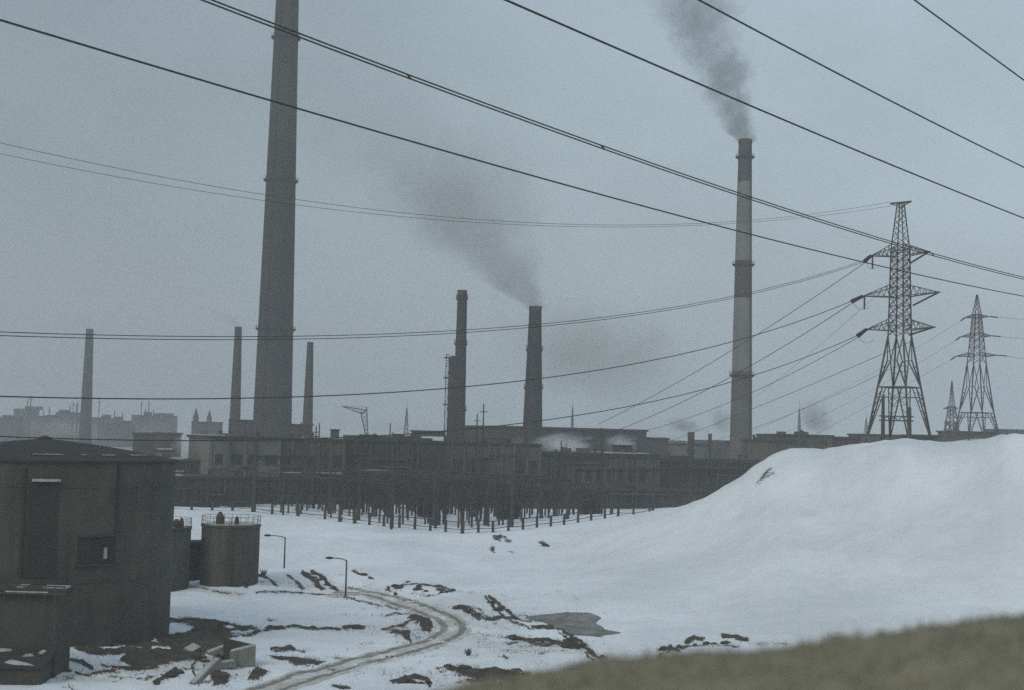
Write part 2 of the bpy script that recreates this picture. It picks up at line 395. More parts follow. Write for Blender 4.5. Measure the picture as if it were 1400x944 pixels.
SOIL = [([(90, 925), (200, 925), (300, 905)], 16, .55), ([(360, 795), (470, 805)], 12, .5), ([(440, 862), (560, 858)], 10, .35), ([(690, 880), (800, 890)], 14, .45), ([(505, 806), (560, 826), (640, 845), (700, 862)], 16, .35), ([(560, 870), (640, 880), (740, 890)], 22, .3), ([(630, 860), (660, 880)], 18, .35), ([(420, 800), (520, 812)], 9, .4), ([(200, 905), (330, 920)], 18, .35),
        ([(360, 948), (470, 915), (560, 895), (618, 874), (626, 852), (585, 834), (510, 812)], 9, .5), ([(600, 930), (740, 935)], 16, .45), ([(236, 800), (330, 816)], 5, .4)]

def terrain():
    A = np.concatenate([np.radians(np.arange(-180, -46, 4.0)), np.radians(np.arange(-46, -21.5, .9)), np.radians(np.arange(-21.5, 21.5, .058)),
                        np.radians(np.arange(21.5, 46, .9)), np.radians(np.arange(46, 180, 4.0))])
    R = np.concatenate([[2.0], np.geomspace(4, 100, 42)[:-1], np.arange(100, 200, .42), np.arange(200, 330, .9), np.geomspace(330, 6500, 60)])
    na, nr = len(A), len(R)
    aa, rr = np.meshgrid(A, R)
    X = (np.sin(aa) * rr).ravel(); Y = (np.cos(aa) * rr).ravel()
    Z = h(X, Y)
    far = sstep(700, 2500, np.hypot(X, Y)); Z = Z - far * 1.5
    P = np.stack([X, Y, Z], 1)
    q = P - CP; w = q @ _f; ok = (w > 60) & (np.hypot(X, Y) < 300)
    px = np.where(ok, 700 + F * (q @ CR) / np.maximum(w, 1), -9999.); py = np.where(ok, 472 - F * (q @ CU) / np.maximum(w, 1), -9999.)
    ok &= (px > -40) & (px < 1440) & (py > 600) & (py < 990)
    idx = np.nonzero(ok)[0]
    x, y = X[idx], Y[idx]; bx, by = px[idx], py[idx]
    wx = fbm(x, y, 2.2, 3, 40); wy = fbm(x, y, 2.6, 3, 50)
    qx = bx + wx * 4.5; qy = by + wy * 1.5
    rough = fbm(x, y, .7, 3, 60)
    dirt = np.zeros(len(idx)); soil = np.zeros(len(idx)); pud = np.zeros(len(idx))
    def soft(d, wd, s, edge, k):
        return s * sstep(wd + edge, wd - edge, d + rough[k] * 1.5)
    for poly, s in POLYS:
        a = np.array(poly); k = (qx > a[:, 0].min() - 8) & (qx < a[:, 0].max() + 8) & (qy > a[:, 1].min() - 8) & (qy < a[:, 1].max() + 8)
        dirt[k] = np.maximum(dirt[k], soft(poly_mask(qx[k], qy[k], poly), 0, s, 2.4, k))
    for pts, wd, s in STROKES:
        a = np.array(pts); k = (qx > a[:, 0].min() - 12) & (qx < a[:, 0].max() + 12) & (qy > a[:, 1].min() - 12) & (qy < a[:, 1].max() + 12)
        for p0, p1 in zip(pts[:-1], pts[1:]):
            d, t = seg(qx[k], qy[k], p0, p1)
            dirt[k] = np.maximum(dirt[k], soft(d, wd * .55, s, 2.0, k))
    for poly, s in HOLES:
        dirt *= 1 - sstep(1, -1, poly_mask(qx, qy, poly))
    for pts, wd in HSTROKES:
        for p0, p1 in zip(pts[:-1], pts[1:]):
            dirt *= 1 - .85 * sstep(wd * .5 + .8, wd * .5 - .6, seg(qx, qy, p0, p1)[0] + rough * 1.2)
    for pts, wd, s in SOIL:
        for p0, p1 in zip(pts[:-1], pts[1:]):
            soil = np.maximum(soil, s * sstep(wd, 0, seg(qx, qy, p0, p1)[0]) * (.75 + .8 * wx))
    soil = np.clip(soil * 1.55, 0, .85)
    # loose crumbs of earth round the worked ground
    crumb = sstep(.14, .34, fbm(x, y, 1.1, 3, 71)) * np.clip(soil * 1.7, 0, 1)
    dirt = np.maximum(dirt, crumb * .66)
    pud = sstep(2.6, -2.2, poly_mask(bx + wx * 3, by + wy * .8, PUDDLE))
    D = np.zeros(na * nr); S = np.zeros(na * nr); W = np.zeros(na * nr)
    D[idx] = dirt; S[idx] = soil; W[idx] = pud
    Z = Z + D * (fbm(X, Y, 1.1, 3, 80) * .45 + .10) * (1 - W) - .0 * W
    P[:, 2] = Z
    me = bpy.data.meshes.new('ground')
    me.vertices.add(na * nr); me.vertices.foreach_set('co', P.astype(np.float32).ravel())
    i = np.arange(nr - 1)[:, None] * na; j = np.arange(na)[None, :]; j2 = (j + 1) % na
    quads = np.stack([i + j, i + j2, i + na + j2, i + na + j], -1).reshape(-1, 4)[:, ::-1]
    nf = len(quads)
    me.loops.add(nf * 4); me.loops.foreach_set('vertex_index', quads.ravel().astype(np.int32))
    me.polygons.add(nf); me.polygons.foreach_set('loop_start', np.arange(0, nf * 4, 4, dtype=np.int32))
    try: me.polygons.foreach_set('loop_total', np.full(nf, 4, np.int32))
    except Exception: pass
    me.update(calc_edges=True)
    me.polygons.foreach_set('use_smooth', np.ones(nf, bool))
    for nm, arr in (('dirt', D), ('soil', S), ('wet', W)):
        at_ = me.attributes.new(nm, 'FLOAT', 'POINT'); at_.data.foreach_set('value', arr.astype(np.float32))
    mt, t, b = new_mat('snow_and_earth')
    def attr(n):
        a = t.n('ShaderNodeAttribute'); a.attribute_name = n; return a.outputs['Fac']
    geo = t.n('ShaderNodeNewGeometry').outputs['Position']
    n1 = t.noise(geo, .05, 5, .6); n2 = t.noise(geo, .9, 5, .65); n3 = t.noise(geo, 4., 4, .7); n4 = t.noise(geo, .35, 5, .6); n5 = t.noise(geo, 9., 4, .7)
    ln = t.n('ShaderNodeVectorMath'); ln.operation = 'LENGTH'; t.link(geo, ln.inputs[0])
    snow = t.mix(t.mapr(n1, .32, .68), (.65, .68, .71), (.79, .82, .855))
    snow = t.mix(t.math('MULTIPLY', t.mapr(n4, .52, .72), .35), snow, (.60, .61, .62))
    speck = t.noise(geo, 2.3, 3, .7)
    snow = t.mix(t.math('MULTIPLY', t.mapr(speck, .665, .74), .7), snow, (.3, .29, .27))
    soot = t.math('MULTIPLY', t.mapr(ln.outputs['Value'], 400, 620), .85)
    snow = t.mix(soot, snow, (.17, .17, .165))
    earth = t.mix(t.mapr(n2, .35, .65), (.050, .043, .034), (.085, .072, .055))
    earth = t.mix(t.mapr(n3, .55, .8), earth, (.14, .125, .10))
    muddy = t.mix(t.mapr(n2, .3, .7), (.36, .33, .28), (.52, .50, .45))
    col = t.mix(t.math('MULTIPLY', attr('soil'), t.mapr(n2, .3, .6), None, True), snow, muddy)
    d = attr('dirt')
    dn = t.math('ADD', d, t.math('ADD', t.math('MULTIPLY', t.math('SUBTRACT', n3, .5), 1.7), t.math('MULTIPLY', t.math('SUBTRACT', n5, .5), 1.3)))
    col = t.mix(t.mapr(dn, .38, .58), col, earth)
    w = attr('wet')
    slush = t.mix(t.mapr(n2, .35, .65), (.12, .115, .10), (.15, .145, .13))
    slush = t.mix(t.mapr(n4, .45, .7), slush, (.24, .24, .235))
    wf = t.math('ADD', w, t.math('MULTIPLY', t.math('SUBTRACT', n4, .5), 1.3)); wf = t.math('MULTIPLY', t.mapr(wf, .30, .62), t.math('GREATER_THAN', w, .02))
    col = t.mix(wf, col, slush)
    t.link(col, b.inputs['Base Color'])
    t.link(t.math('SUBTRACT', .92, t.math('MULTIPLY', w, .45)), b.inputs['Roughness'])
    sas = t.noise(t.mapping(geo, (.35, 1.6, 1)), 1.1, 5, .65)
    hh = t.math('ADD', t.math('ADD', t.math('MULTIPLY', n2, .5), t.math('MULTIPLY', n3, .35)), t.math('MULTIPLY', sas, .9))
    bump(t, b, hh, .8, .16)
    me.materials.append(mt)
    o = bpy.data.objects.new('ground', me); COL.objects.link(o)
    tag(o, 'snow covered ground with bare earth patches and a high white mound', None, None, 'structure')
terrain()

# ------------------------------------------------------------------ dirt track
def road():
    path = [(318, 962, .9), (372, 943, .9), (425, 925, .9), (490, 906, .85), (550, 891, .8), (592, 880, .8), (614, 868, .8), (620, 857, .9), (606, 845, 1.0), (584, 836, 1.2), (552, 826, 1.4), (512, 814, 1.6), (478, 803, 1.9), (452, 794, 2.3)]
    pts = []
    for px, py, z in path:
        p = atz(px, py, z)
        for _ in range(4): p = atz(px, py, hz(p[0], p[1]))
        pts.append(p[:2])
    pts = np.array(pts)
    # smooth resample (Catmull-Rom)
    fine = []
    for i in range(len(pts) - 1):
        p0, p1, p2, p3 = pts[max(i - 1, 0)], pts[i], pts[i + 1], pts[min(i + 2, len(pts) - 1)]
        for t in np.linspace(0, 1, 24, endpoint=False):
            fine.append(.5 * ((2 * p1) + (-p0 + p2) * t + (2 * p0 - 5 * p1 + 4 * p2 - p3) * t * t + (-p0 + 3 * p1 - 3 * p2 + p3) * t ** 3))
    fine = np.array(fine)
    tan = np.gradient(fine, axis=0); tan /= np.linalg.norm(tan, axis=1)[:, None]
    nor = np.stack([-tan[:, 1], tan[:, 0]], 1)
    us = np.linspace(-1, 1, 21); wid = 2.05
    V = []; UV = []
    for i in range(len(fine)):
        for u in us:
            p = fine[i] + nor[i] * u * wid; V.append(p); UV.append((u, i * .1))
    V = np.array(V); uu = np.array([a for a, _ in UV])
    Z = h(V[:, 0], V[:, 1])
    rut = np.exp(-((np.abs(uu) - .5) / .16) ** 2)
    edge = 1 - sstep(.8, 1.0, np.abs(uu))
    Z = Z + .05 + .07 * edge - .06 * rut * edge + .05 * edge * fbm(V[:, 0], V[:, 1], .8, 2, 5)
    Z = np.where(np.abs(uu) > .97, Z - .12, Z)
    k = len(us)
    me = bpy.data.meshes.new('road')
    me.from_pydata([(a[0], a[1], z) for a, z in zip(V, Z)], [], [(i * k + j, i * k + j + 1, (i + 1) * k + j + 1, (i + 1) * k + j) for i in range(len(fine) - 1) for j in range(k - 1)])
    at_ = me.attributes.new('across', 'FLOAT', 'POINT'); at_.data.foreach_set('value', uu.astype(np.float32))
    me.polygons.foreach_set('use_smooth', [True] * len(me.polygons))
    mt, t, b = new_mat('rutted_track')
    a = t.n('ShaderNodeAttribute'); a.attribute_name = 'across'; ac = t.math('ABSOLUTE', a.outputs['Fac'])
    geo = t.n('ShaderNodeNewGeometry').outputs['Position']
    n2 = t.noise(geo, .9, 5, .65); n3 = t.noise(geo, 3., 4, .7)
    dist = t.math('ABSOLUTE', t.math('SUBTRACT', ac, .5))
    n0 = t.noise(geo, .28, 4, .6); dist = t.math('ADD', dist, t.math('ADD', t.math('MULTIPLY', t.math('SUBTRACT', n2, .5), .34), t.math('MULTIPLY', t.math('SUBTRACT', n0, .5), .35)))
    snow = t.mix(t.mapr(n2, .35, .65), (.52, .52, .51), (.72, .73, .74))
    mud = t.mix(t.mapr(n3, .3, .7), (.16, .15, .13), (.26, .248, .22))
    slop = t.mix(t.mapr(n3, .4, .7), (.40, .385, .35), (.58, .57, .55))
    snow = t.mix(t.mapr(n0, .38, .62), snow, slop)
    t.link(t.mix(t.math('MULTIPLY', t.mapr(dist, .28, .10), t.mapr(n0, .25, .5, .45, 1.)), snow, mud), b.inputs['Base Color'])
    bump(t, b, n3, .5, .1)
    me.materials.append(mt)
    o = bpy.data.objects.new('road', me); COL.objects.link(o)
    tag(o, 'curving snowy track with two muddy wheel ruts', None, None, 'structure')
road()

# ------------------------------------------------------------------ near bank with dry grass
def bank():
    ridge = [(380, 985), (480, 968), (560, 955), (620, 946), (700, 936), (760, 925), (800, 914), (840, 906), (900, 902), (950, 896), (1000, 891), (1040, 888), (1077, 884), (1120, 878), (1160, 863), (1200, 865), (1230, 863), (1262, 853), (1290, 862), (1320, 860), (1345, 850), (1370, 848), (1390, 841), (1415, 845), (1470, 838), (1600, 826), (1800, 815)]
    D0 = 4.6
    px = np.array([a for a, _ in ridge], float); py = np.array([b for _, b in ridge], float)
    xs = np.array([at(a, b, D0)[0] for a, b in ridge]); zs = np.array([at(a, b, D0)[2] for a, b in ridge])
    X = np.linspace(-.9, 2.9, 260); Yv = np.concatenate([np.linspace(.9, 4.6, 110), np.linspace(4.63, 9.5, 60)])
    V = []; 
    xx, yy = np.meshgrid(X, Yv)
    zr = np.interp(xx, xs, zs)
    z = np.where(yy < D0, zr - .05 * (D0 - yy) ** 1.3 * .6, zr - .22 * (yy - D0) ** 1.35)
    nx = fbm(xx.ravel(), yy.ravel(), .55, 4, 90).reshape(xx.shape); n2 = fbm(xx.ravel(), yy.ravel(), .14, 3, 95).reshape(xx.shape)
    z = z + np.minimum(nx * .10 + n2 * .03, .03) * sstep(.0, .9, np.abs(yy - D0) + .25)
    nxn = len(X)
    me = bpy.data.meshes.new('earth_bank')
    vs = np.stack([xx.ravel(), yy.ravel(), z.ravel()], 1)
    me.from_pydata([tuple(v) for v in vs], [], [(i * nxn + j, i * nxn + j + 1, (i + 1) * nxn + j + 1, (i + 1) * nxn + j) for i in range(len(Yv) - 1) for j in range(nxn - 1)])
    me.polygons.foreach_set('use_smooth', [True] * len(me.polygons))
    mt, t, b = new_mat('dry_turf')
    tc = t.n('ShaderNodeTexCoord').outputs['Object']
    n1 = t.noise(tc, 1.3, 5, .6); n3 = t.noise(tc, 7, 5, .65)
    c = t.mix(t.mapr(n1, .35, .65), (.215, .198, .138), (.25, .232, .165)); c = t.mix(t.mapr(n3, .4, .75), c, (.165, .15, .102))
    t.link(c, b.inputs['Base Color']); bump(t, b, n3, .6, .03); me.materials.append(mt)
    o = bpy.data.objects.new('earth_bank', me); COL.objects.link(o)
    tag(o, 'blurred olive brown turf bank close to the viewer', None, None, 'structure')
    g = MB(); r = random.Random(5)
    for _ in range(5200):
        x = r.uniform(-.7, 2.7); y = r.uniform(2.2, 5.3)
        i = int(np.searchsorted(Yv, y)); j = int(np.searchsorted(X, x)); i = min(i, len(Yv) - 1); j = min(j, nxn - 1)
        z0 = z[i, j] - .005; a = r.uniform(0, 6.28); L = r.uniform(.015, .05); w = .004
        dx, dy = math.cos(a) * w, math.sin(a) * w; lx, ly = r.uniform(-.03, .03), r.uniform(-.02, .02)
        g.add([(x - dx, y - dy, z0), (x + dx, y + dy, z0), (x + lx, y + ly, z0 + L)], [(0, 1, 2)])
    gm = wall_mat('dry_grass_blades', (.22, .195, .135), (.17, .15, .105), 3, False, 0)
    go = g.build('dry_grass', gm); tag(go, 'short dry grass on the near bank', None, None, 'stuff')
bank()

# ------------------------------------------------------------------ dead grass on the thawed patches
def dead_grass():
    r = random.Random(31); g = MB()
    def spot(px, py):
        p = atz(px, py, 1.2)
        for _ in range(5): p = atz(px, py, .5 * (hz(p[0], p[1]) + p[2]))
        for _ in range(r.randint(4, 9)):
            x, y = p[0] + r.gauss(0, .35), p[1] + r.gauss(0, .5); z = p[2] - .03; a = r.uniform(0, 6.28); L = r.uniform(.12, .42); w = .022
            dx, dy = math.cos(a) * w, math.sin(a) * w
            g.add([(x - dx, y - dy, z), (x + dx, y + dy, z), (x + r.gauss(0, .12), y + r.gauss(0, .12), z + L)], [(0, 1, 2)])
    for pts, wd, s_ in STROKES:
        if pts[0][1] < 775: continue
        for p0, p1 in zip(pts[:-1], pts[1:]):
            n = int(math.hypot(p1[0] - p0[0], (p1[1] - p0[1])) / 3.2) + 1
            for _ in range(n):
                t = r.random(); spot(p0[0] + (p1[0] - p0[0]) * t + r.gauss(0, 1.8), p0[1] + (p1[1] - p0[1]) * t + r.gauss(0, wd * .35))
    for poly, s_ in POLYS:
        n = len(poly)
        for i in range(n):
            p0, p1 = poly[i], poly[(i + 1) % n]
            for _ in range(int(math.hypot(p1[0] - p0[0], p1[1] - p0[1]) / 4) + 1):
                t = r.random(); spot(p0[0] + (p1[0] - p0[0]) * t + r.gauss(0, 2.5), p0[1] + (p1[1] - p0[1]) * t + r.gauss(0, 1))
    for _ in range(260):
        spot(r.uniform(470, 830), r.uniform(800, 935))
    o = g.build('dead_grass', M['weed']); tag(o, 'thin dead grass along the thawed patches', None, None, 'stuff')
dead_grass()
HAZE_D = .00037
# ------------------------------------------------------------------ chimneys
def px_m(d): return d / F            # metres per photo pixel at distance d
def chimney(label, pxc, pyb, d, ytop, wtop, wbot, mat, rings=(), z0=4.5, flare=None, n=36, top_h=None, cap=True, ladder=None, name='chimney', ov=.95):
    """pxc, pyb: axis where it meets the roofs in the photo; ytop: photo row of the mouth; widths in photo pixels."""
    b = at(pxc, pyb, d); s = px_m(d)
    zt = at(pxc, ytop, d)[2] if top_h is None else top_h
    zb = b[2]; rb, rt = wbot * s / 2, wtop * s / 2
    def rad(z): return rt + (rb - rt) * (zt - z) / (zt - zb)
    ch = thing(name, label, 'chimney', (b[0], d, z0))
    prof = []
    N = 26
    for i in range(N + 1):
        z = z0 + (zt - z0) * i / N
        r = rad(z)
        if flare and z < zb: r = r * (1 + flare * (zb - z) / (zb - z0))
        prof.append((r, z - z0))
    th = rt * .82
    prof += [(th, zt - z0), (th, zt - z0 - 6)]
    MB().lathe(prof, n).build('shaft', mat, ch, True)
    if cap:
        MB().lathe([(rt * 1.0, zt - z0 - 1.6), (rt * 1.06, zt - z0 - 1.4), (rt * 1.06, zt - z0 + .25), (rt * .8, zt - z0 + .25)], n, cap=False).build('rim', M['rust'], ch, True)
    for y in rings:
        z = at(pxc, y, d)[2]; r = rad(z)
        g = MB().lathe([(r * .995, z - z0 - 1.0), (r + ov + .1, z - z0 - .15), (r + ov + .1, z - z0 + .1), (r * .99, z - z0 + .1)], n, cap=False).build('gallery', M['steel'], ch)
        rl = MB()
        for k in range(18):
            a = 2 * math.pi * k / 18; c, s_ = math.cos(a) * (r + ov), math.sin(a) * (r + ov)
            a2 = 2 * math.pi * (k + 1) / 18; c2, s2 = math.cos(a2) * (r + ov), math.sin(a2) * (r + ov)
            rl.bar((c, s_, z - z0), (c, s_, z - z0 + 1.2), .09)
            for hh in (.6, 1.2): rl.bar((c, s_, z - z0 + hh), (c2, s2, z - z0 + hh), .07)
        rl.build('railing', M['steel'], g)
    la = MB(); a = ladder if ladder is not None else -1.2
    zl = [z0 + (zt - z0) * i / 14 for i in range(15)]
    for da in (-.05, .05):
        la.tube([(math.cos(a + da) * (rad(z) + .25), math.sin(a + da) * (rad(z) + .25), z - z0) for z in zl], .09, 4)
    la.build('ladder', M['steel'], ch)
    return ch, (b[0], d, zt), rt, rad

big, _, _, _ = chimney('huge dark chimney in front of the thin ones, its mouth above the picture', 371.5, 600, 560, -40, 30, 53, M['stack'],
                       rings=(52, 247, 450), flare=.10, n=40, ladder=-1.9, cap=True)
# pale concrete ribs on the facets of the big stack
STR = {}
dC = 540.0
def zloc(y, z0=4.5): return at(1018, y, dC)[2] - z0
STR.update(a0=zloc(250), a1=400, b0=zloc(408), b1=zloc(357), c0=zloc(548), c1=zloc(508), d1=zloc(548), e0=zloc(300), e1=zloc(272))
M['striped'] = stripe_mat()
st, TOPR, rR, _ = chimney('tall pale chimney with dark painted bands, trailing thick smoke', 1013, 600, dC, 192, 18, 30, M['striped'], rings=(215, 362, 513), ladder=-.8)
c2, TOP2, r2, _ = chimney('stout tapering chimney beside the long shed with smoke drifting off its mouth', 728, 590, 470, 420, 16.5, 27, M['brick_stack'], rings=(478, 530), ladder=-2.4, ov=.35)
c1, TOP1, r1, rad1 = chimney('stepped chimney with a lower casing and a lattice ladder tower at its side', 626.5, 600, 470, 398, 12.5, 17.5, M['brick_stack'], rings=(408, 470, 560), ladder=-.5, ov=.4)
# lower casing and lattice hoist tower belonging to the stepped chimney
zc = at(618, 487, 470)[2] - 4.5; s = px_m(470)
MB().lathe([(10.5 * s, 0), (8.3 * s, zc - 1.2), (7.6 * s, zc - .6), (6.5 * s, zc), (1, zc)], 20, cx=-6.6 * s, cy=-.4).build('casing', M['brick_stack'], c1, True)
lt = MB(); zz = zc + .5
cxs = [-19.5 * s, -15.5 * s]
for cx in cxs:
    for cyy in (-.6, .6): lt.bar((cx, cyy, 0), (cx, cyy, zz), .16)
nseg = 22
for i in range(nseg):
    za, zb = zz * i / nseg, zz * (i + 1) / nseg
    for cyy in (-.6, .6):
        lt.bar((cxs[i % 2], cyy, za), (cxs[1 - i % 2], cyy, zb), .11); lt.bar((cxs[0], cyy, zb), (cxs[1], cyy, zb), .1)
for fz in (.2, .42, .62, .82, .97):
    lt.box(cxs[0] - .7, cxs[1] + 1.2, -.9, .9, zz * fz, zz * fz + .35)
lt.build('hoist_tower', M['steel'], c1)
chimney('faint slim chimney far off at the left edge with a wisp at its mouth', 118, 560, 980, 450, 10, 15, M['brick_stack'], z0=4.5, cap=False)
cA, TOPA, rA, _ = chimney('slim hazy chimney just left of the huge one with a wisp of smoke', 321, 580, 700, 447, 9.5, 15, M['brick_stack'], cap=False)
chimney('short slim chimney just right of the huge one without smoke', 420.5, 580, 680, 468, 8.5, 14, M['brick_stack'], cap=False)
TOPL = at(122, 450, 980)

# ------------------------------------------------------------------ works buildings
def building(name, label, cat, x0, d0, x1, d1, ytop, depth, wall='hall', zb=4.0, windows=None, snow=None, cornice=.6, group=None, piers=0, ledge=None, clutter=0):
    """front face between two photo columns at given distances; ytop is the photo row of the eaves at the middle."""
    xm = (x0 + x1) / 2; dm = (d0 + d1) / 2
    zt = at(xm, ytop, dm)[2]
    A = at(x0, ytop, d0)[:2]; B = at(x1, ytop, d1)[:2]
    u = B - A; L = float(np.linalg.norm(u)); u = u / L
    ang = math.atan2(u[1], u[0]); H = zt - zb
    o = thing(name, label, cat, (A[0], A[1], zb), ang, group)
    MB().box(0, L, 0, depth, 0, H).build('wall', M[wall], o)
    e = .5
    MB().box(-e, L + e, -e, depth + e, H - .002, H + cornice).build('roof', M['roof'], o)
    if snow:
        for a, b_ in snow:
            MB().box(L * a, L * b_, -e * .6, depth * .9, H + cornice - .01, H + cornice + .28).build('roof_snow', M['old_snow'], o)
    if piers:
        for k in range(piers + 1):
            MB().box(L * k / piers - .35, L * k / piers + .35, -.32, 0.01, 0, H - .01).build('pier', M[wall], o)
    if windows:
        wr = random.Random(int(x0 * 7 + ytop))
        for (za, zb0, n, w0, off) in windows:
            for k in range(n):
                if wr.random() < .16: continue
                xc = L * (k + .5 + off) / n; w = w0 * wr.choice((.7, 1, 1, 1.25)); zb2 = zb0 - (.05 if wr.random() < .2 else 0)
                f = MB()
                f.box(xc - w / 2 - .12, xc + w / 2 + .12, -.10, .02, H * za - .14, H * za).box(xc - w / 2 - .12, xc + w / 2 + .12, -.10, .02, H * zb2, H * zb2 + .14)
                f.box(xc - w / 2 - .12, xc - w / 2, -.10, .02, H * za, H * zb2).box(xc + w / 2, xc + w / 2 + .12, -.10, .02, H * za, H * zb2)
                wd = f.build('window', M['frame'], o)
                MB().box(xc - w / 2, xc + w / 2, -.04, .01, H * za, H * zb2).build('pane', M['frame' if wr.random() < .22 else 'glass'], wd)
    if clutter:
        cr_ = random.Random(int(x0 * 3 + 1))
        for _ in range(clutter):
            xq = cr_.uniform(.03, .95) * L; yq = cr_.uniform(1.5, depth * .6); kind = cr_.random()
            if kind < .4: MB().lathe([(.35, H + cornice - .1), (.35, H + cornice + .9), (.6, H + cornice + .9), (.6, H + cornice + 1.15), (.1, H + cornice + 1.5)], 10, cx=xq, cy=yq).build('roof_vent', M['rust'], o)
            elif kind < .7: MB().box(xq, xq + cr_.uniform(1.5, 4), yq, yq + 2.5, H + cornice - .1, H + cornice + cr_.uniform(.5, 1.2)).build('skylight', M[wall], o)
            else: MB().bar((xq, yq, H + cornice - .1), (xq, yq, H + cornice + cr_.uniform(1.5, 4.5)), .35, .28, 8).build('flue', M['rust'], o)
        for _ in range(max(1, clutter // 3)):
            zz = cr_.uniform(.3, .9) * H; xa = cr_.uniform(0, .5) * L; xb = xa + cr_.uniform(.2, .45) * L; rad_ = cr_.uniform(.14, .3)
            MB().tube([(xa, -.4, 0.1), (xa, -.5, zz - .4), (xa + .4, -.5, zz), (xb - .4, -.5, zz), (xb, -.5, zz + .4), (xb, -.5, H * .98)], rad_, 7).build('pipe', M['rust' if cr_.random() < .5 else 'frame'], o)
    if ledge:
        for (zf, a, b_, sn) in ledge:
            MB().box(L * a, L * b_, -1.2, .01, H * zf, H * zf + .4).build('canopy', M['roof'], o)
            if sn: MB().box(L * a + .2, L * b_ - .2, -1.1, -.02, H * zf + .39, H * zf + .68).build('ledge_snow', M['old_snow'], o)
    return o
# near row behind the substation
building('transformer_house', 'pale square fronted hall at the foot of the huge chimney', 'industrial hall', 288, 338, 382, 345, 600.5, 24, 'hall', windows=[(.62, .76, 4, 2.2, 0), (.3, .46, 4, 2.2, 0)], snow=[(.02, .2)], piers=2, clutter=6)
building('workshop_hall', 'grey hall right of the pale square hall, with one row of broad dark windows', 'industrial hall', 382.6, 347, 470, 352, 603, 26, 'hall_brown', windows=[(.58, .78, 5, 2.0, 0), (.28, .4, 6, 1.4, 0)], snow=[(.55, .98)], piers=5, ledge=[(.47, .0, .35, 1), (.47, .55, .98, 1)], clutter=8)
building('machine_hall', 'long low brown hall behind the middle of the substation, below the stepped chimney', 'industrial hall', 470.6, 356, 600, 362, 604.8, 28, 'hall_dark', windows=[(.6, .8, 9, 1.6, 0), (.22, .42, 9, 1.6, 0)], piers=9, ledge=[(.52, .15, .55, 1)], clutter=12)
building('switchgear_hall', 'plain brown hall between the stepped chimney and the long dark shed', 'industrial hall', 600.6, 364, 738, 368, 608.5, 22, 'hall_brown', windows=[(.55, .75, 8, 1.8, 0)], piers=8, clutter=9)
building('panel_hall', 'low dark hall with many narrow piers running toward the white mound', 'industrial hall', 738.6, 372, 900, 380, 625, 18, 'hall_brown', windows=[(.5, .78, 11, 1.5, 0), (.14, .34, 11, 1.5, 0)], piers=11, cornice=1.0, snow=[(.55, .92)], clutter=10)
building('panel_hall', 'dark low hall at the foot of the banded chimney, half behind the mound', 'industrial hall', 900.6, 382, 1060, 392, 633, 18, 'hall_dark', windows=[(.5, .8, 10, 1.5, 0)], piers=10, cornice=1.0, ledge=[(.86, .1, .8, 0)], clutter=9)
# dark low annexes in front
building('low_annex', 'dark lean-to annex in front of the pale square hall, behind the fence', 'annex', 236, 306, 345, 316, 655, 14, 'hall_dark', zb=3.8, windows=[(.35, .7, 7, 1.6, 0)], snow=[(0, .12)], piers=7, clutter=5)
building('low_annex', 'dark annex with broad doors standing behind the leftmost substation posts', 'annex', 346, 330, 470, 336, 658, 10, 'hall_dark', zb=3.8, windows=[(.2, .75, 7, 2.4, 0)], piers=7, clutter=6)
building('low_annex', 'long dark annex behind the middle rows of substation posts', 'annex', 471, 342, 700, 350, 662, 9, 'hall_dark', zb=3.8, windows=[(.3, .72, 14, 1.6, 0)], piers=14, clutter=8)
building('low_annex', 'dark annex behind the right rows of posts, ending at the mound', 'annex', 701, 352, 1000, 372, 672, 9, 'hall_dark', zb=3.8, windows=[(.3, .75, 20, 1.5, 0)], piers=20, clutter=8)
building('pump_shed', 'low dark shed with a white roof corner between the big tank and the pale hall', 'shed', 218, 345, 287, 348, 632, 14, 'hall_dark', windows=[(.55, .75, 5, 1.5, 0)], snow=[(.05, .5)], ledge=[(.72, .28, .5, 1)], clutter=4)
# behind
building('rolling_shed', 'long dark windowless shed behind the stout chimney', 'industrial hall', 690, 520, 884, 545, 588, 40, 'hall_dark', snow=None, cornice=.8)
building('lean_to_shed', 'small dark step on the left end of the long dark shed', 'shed', 674, 505, 691, 508, 600, 30, 'hall_dark')
building('roof_cabin', 'small dark cabin on the roof of the low panel hall, in white steam', 'cabin', 842, 384, 865, 384.6, 610, 5, 'hall_dark', zb=at(850, 627, 386)[2], cornice=.25)
building('filter_house', 'blocky brick building at the left foot of the huge chimney', 'building', 314, 575, 352, 577, 576, 20, 'far', windows=[(.6, .8, 4, 2.2, 0)], piers=4)
building('fan_house', 'low block at the right foot of the huge chimney', 'building', 392, 580, 427, 582, 582, 20, 'far')
building('boiler_house', 'hazy block with two pointed towers rising behind it', 'building', 262, 950, 300, 952, 578, 25, 'far')
building('pipe_bridge_house', 'raised dark gallery on the roofs left of the stepped chimney', 'building', 567, 470, 609, 472, 591, 8, 'hall_dark', zb=at(588, 597, 471)[2], cornice=.5)
building('gallery_stair', 'small dark stair block under the raised gallery', 'building', 565, 468, 576, 468.5, 597, 6, 'hall_dark', zb=14)
building('roof_hut', 'tiny dark hut on the flat roof right of the huge chimney', 'hut', 452, 420, 464, 420.3, 588, 4, 'hall_dark', zb=at(458, 601, 420)[2], cornice=.2)
building('slag_shed', 'low humped shed behind the machine hall under the crane', 'shed', 478, 460, 542, 463, 598.5, 20, 'hall_dark', windows=None)
building('slag_shed', 'low block just left of the raised gallery, behind the roofline', 'shed', 540, 500, 552, 500.5, 596, 10, 'hall_dark')
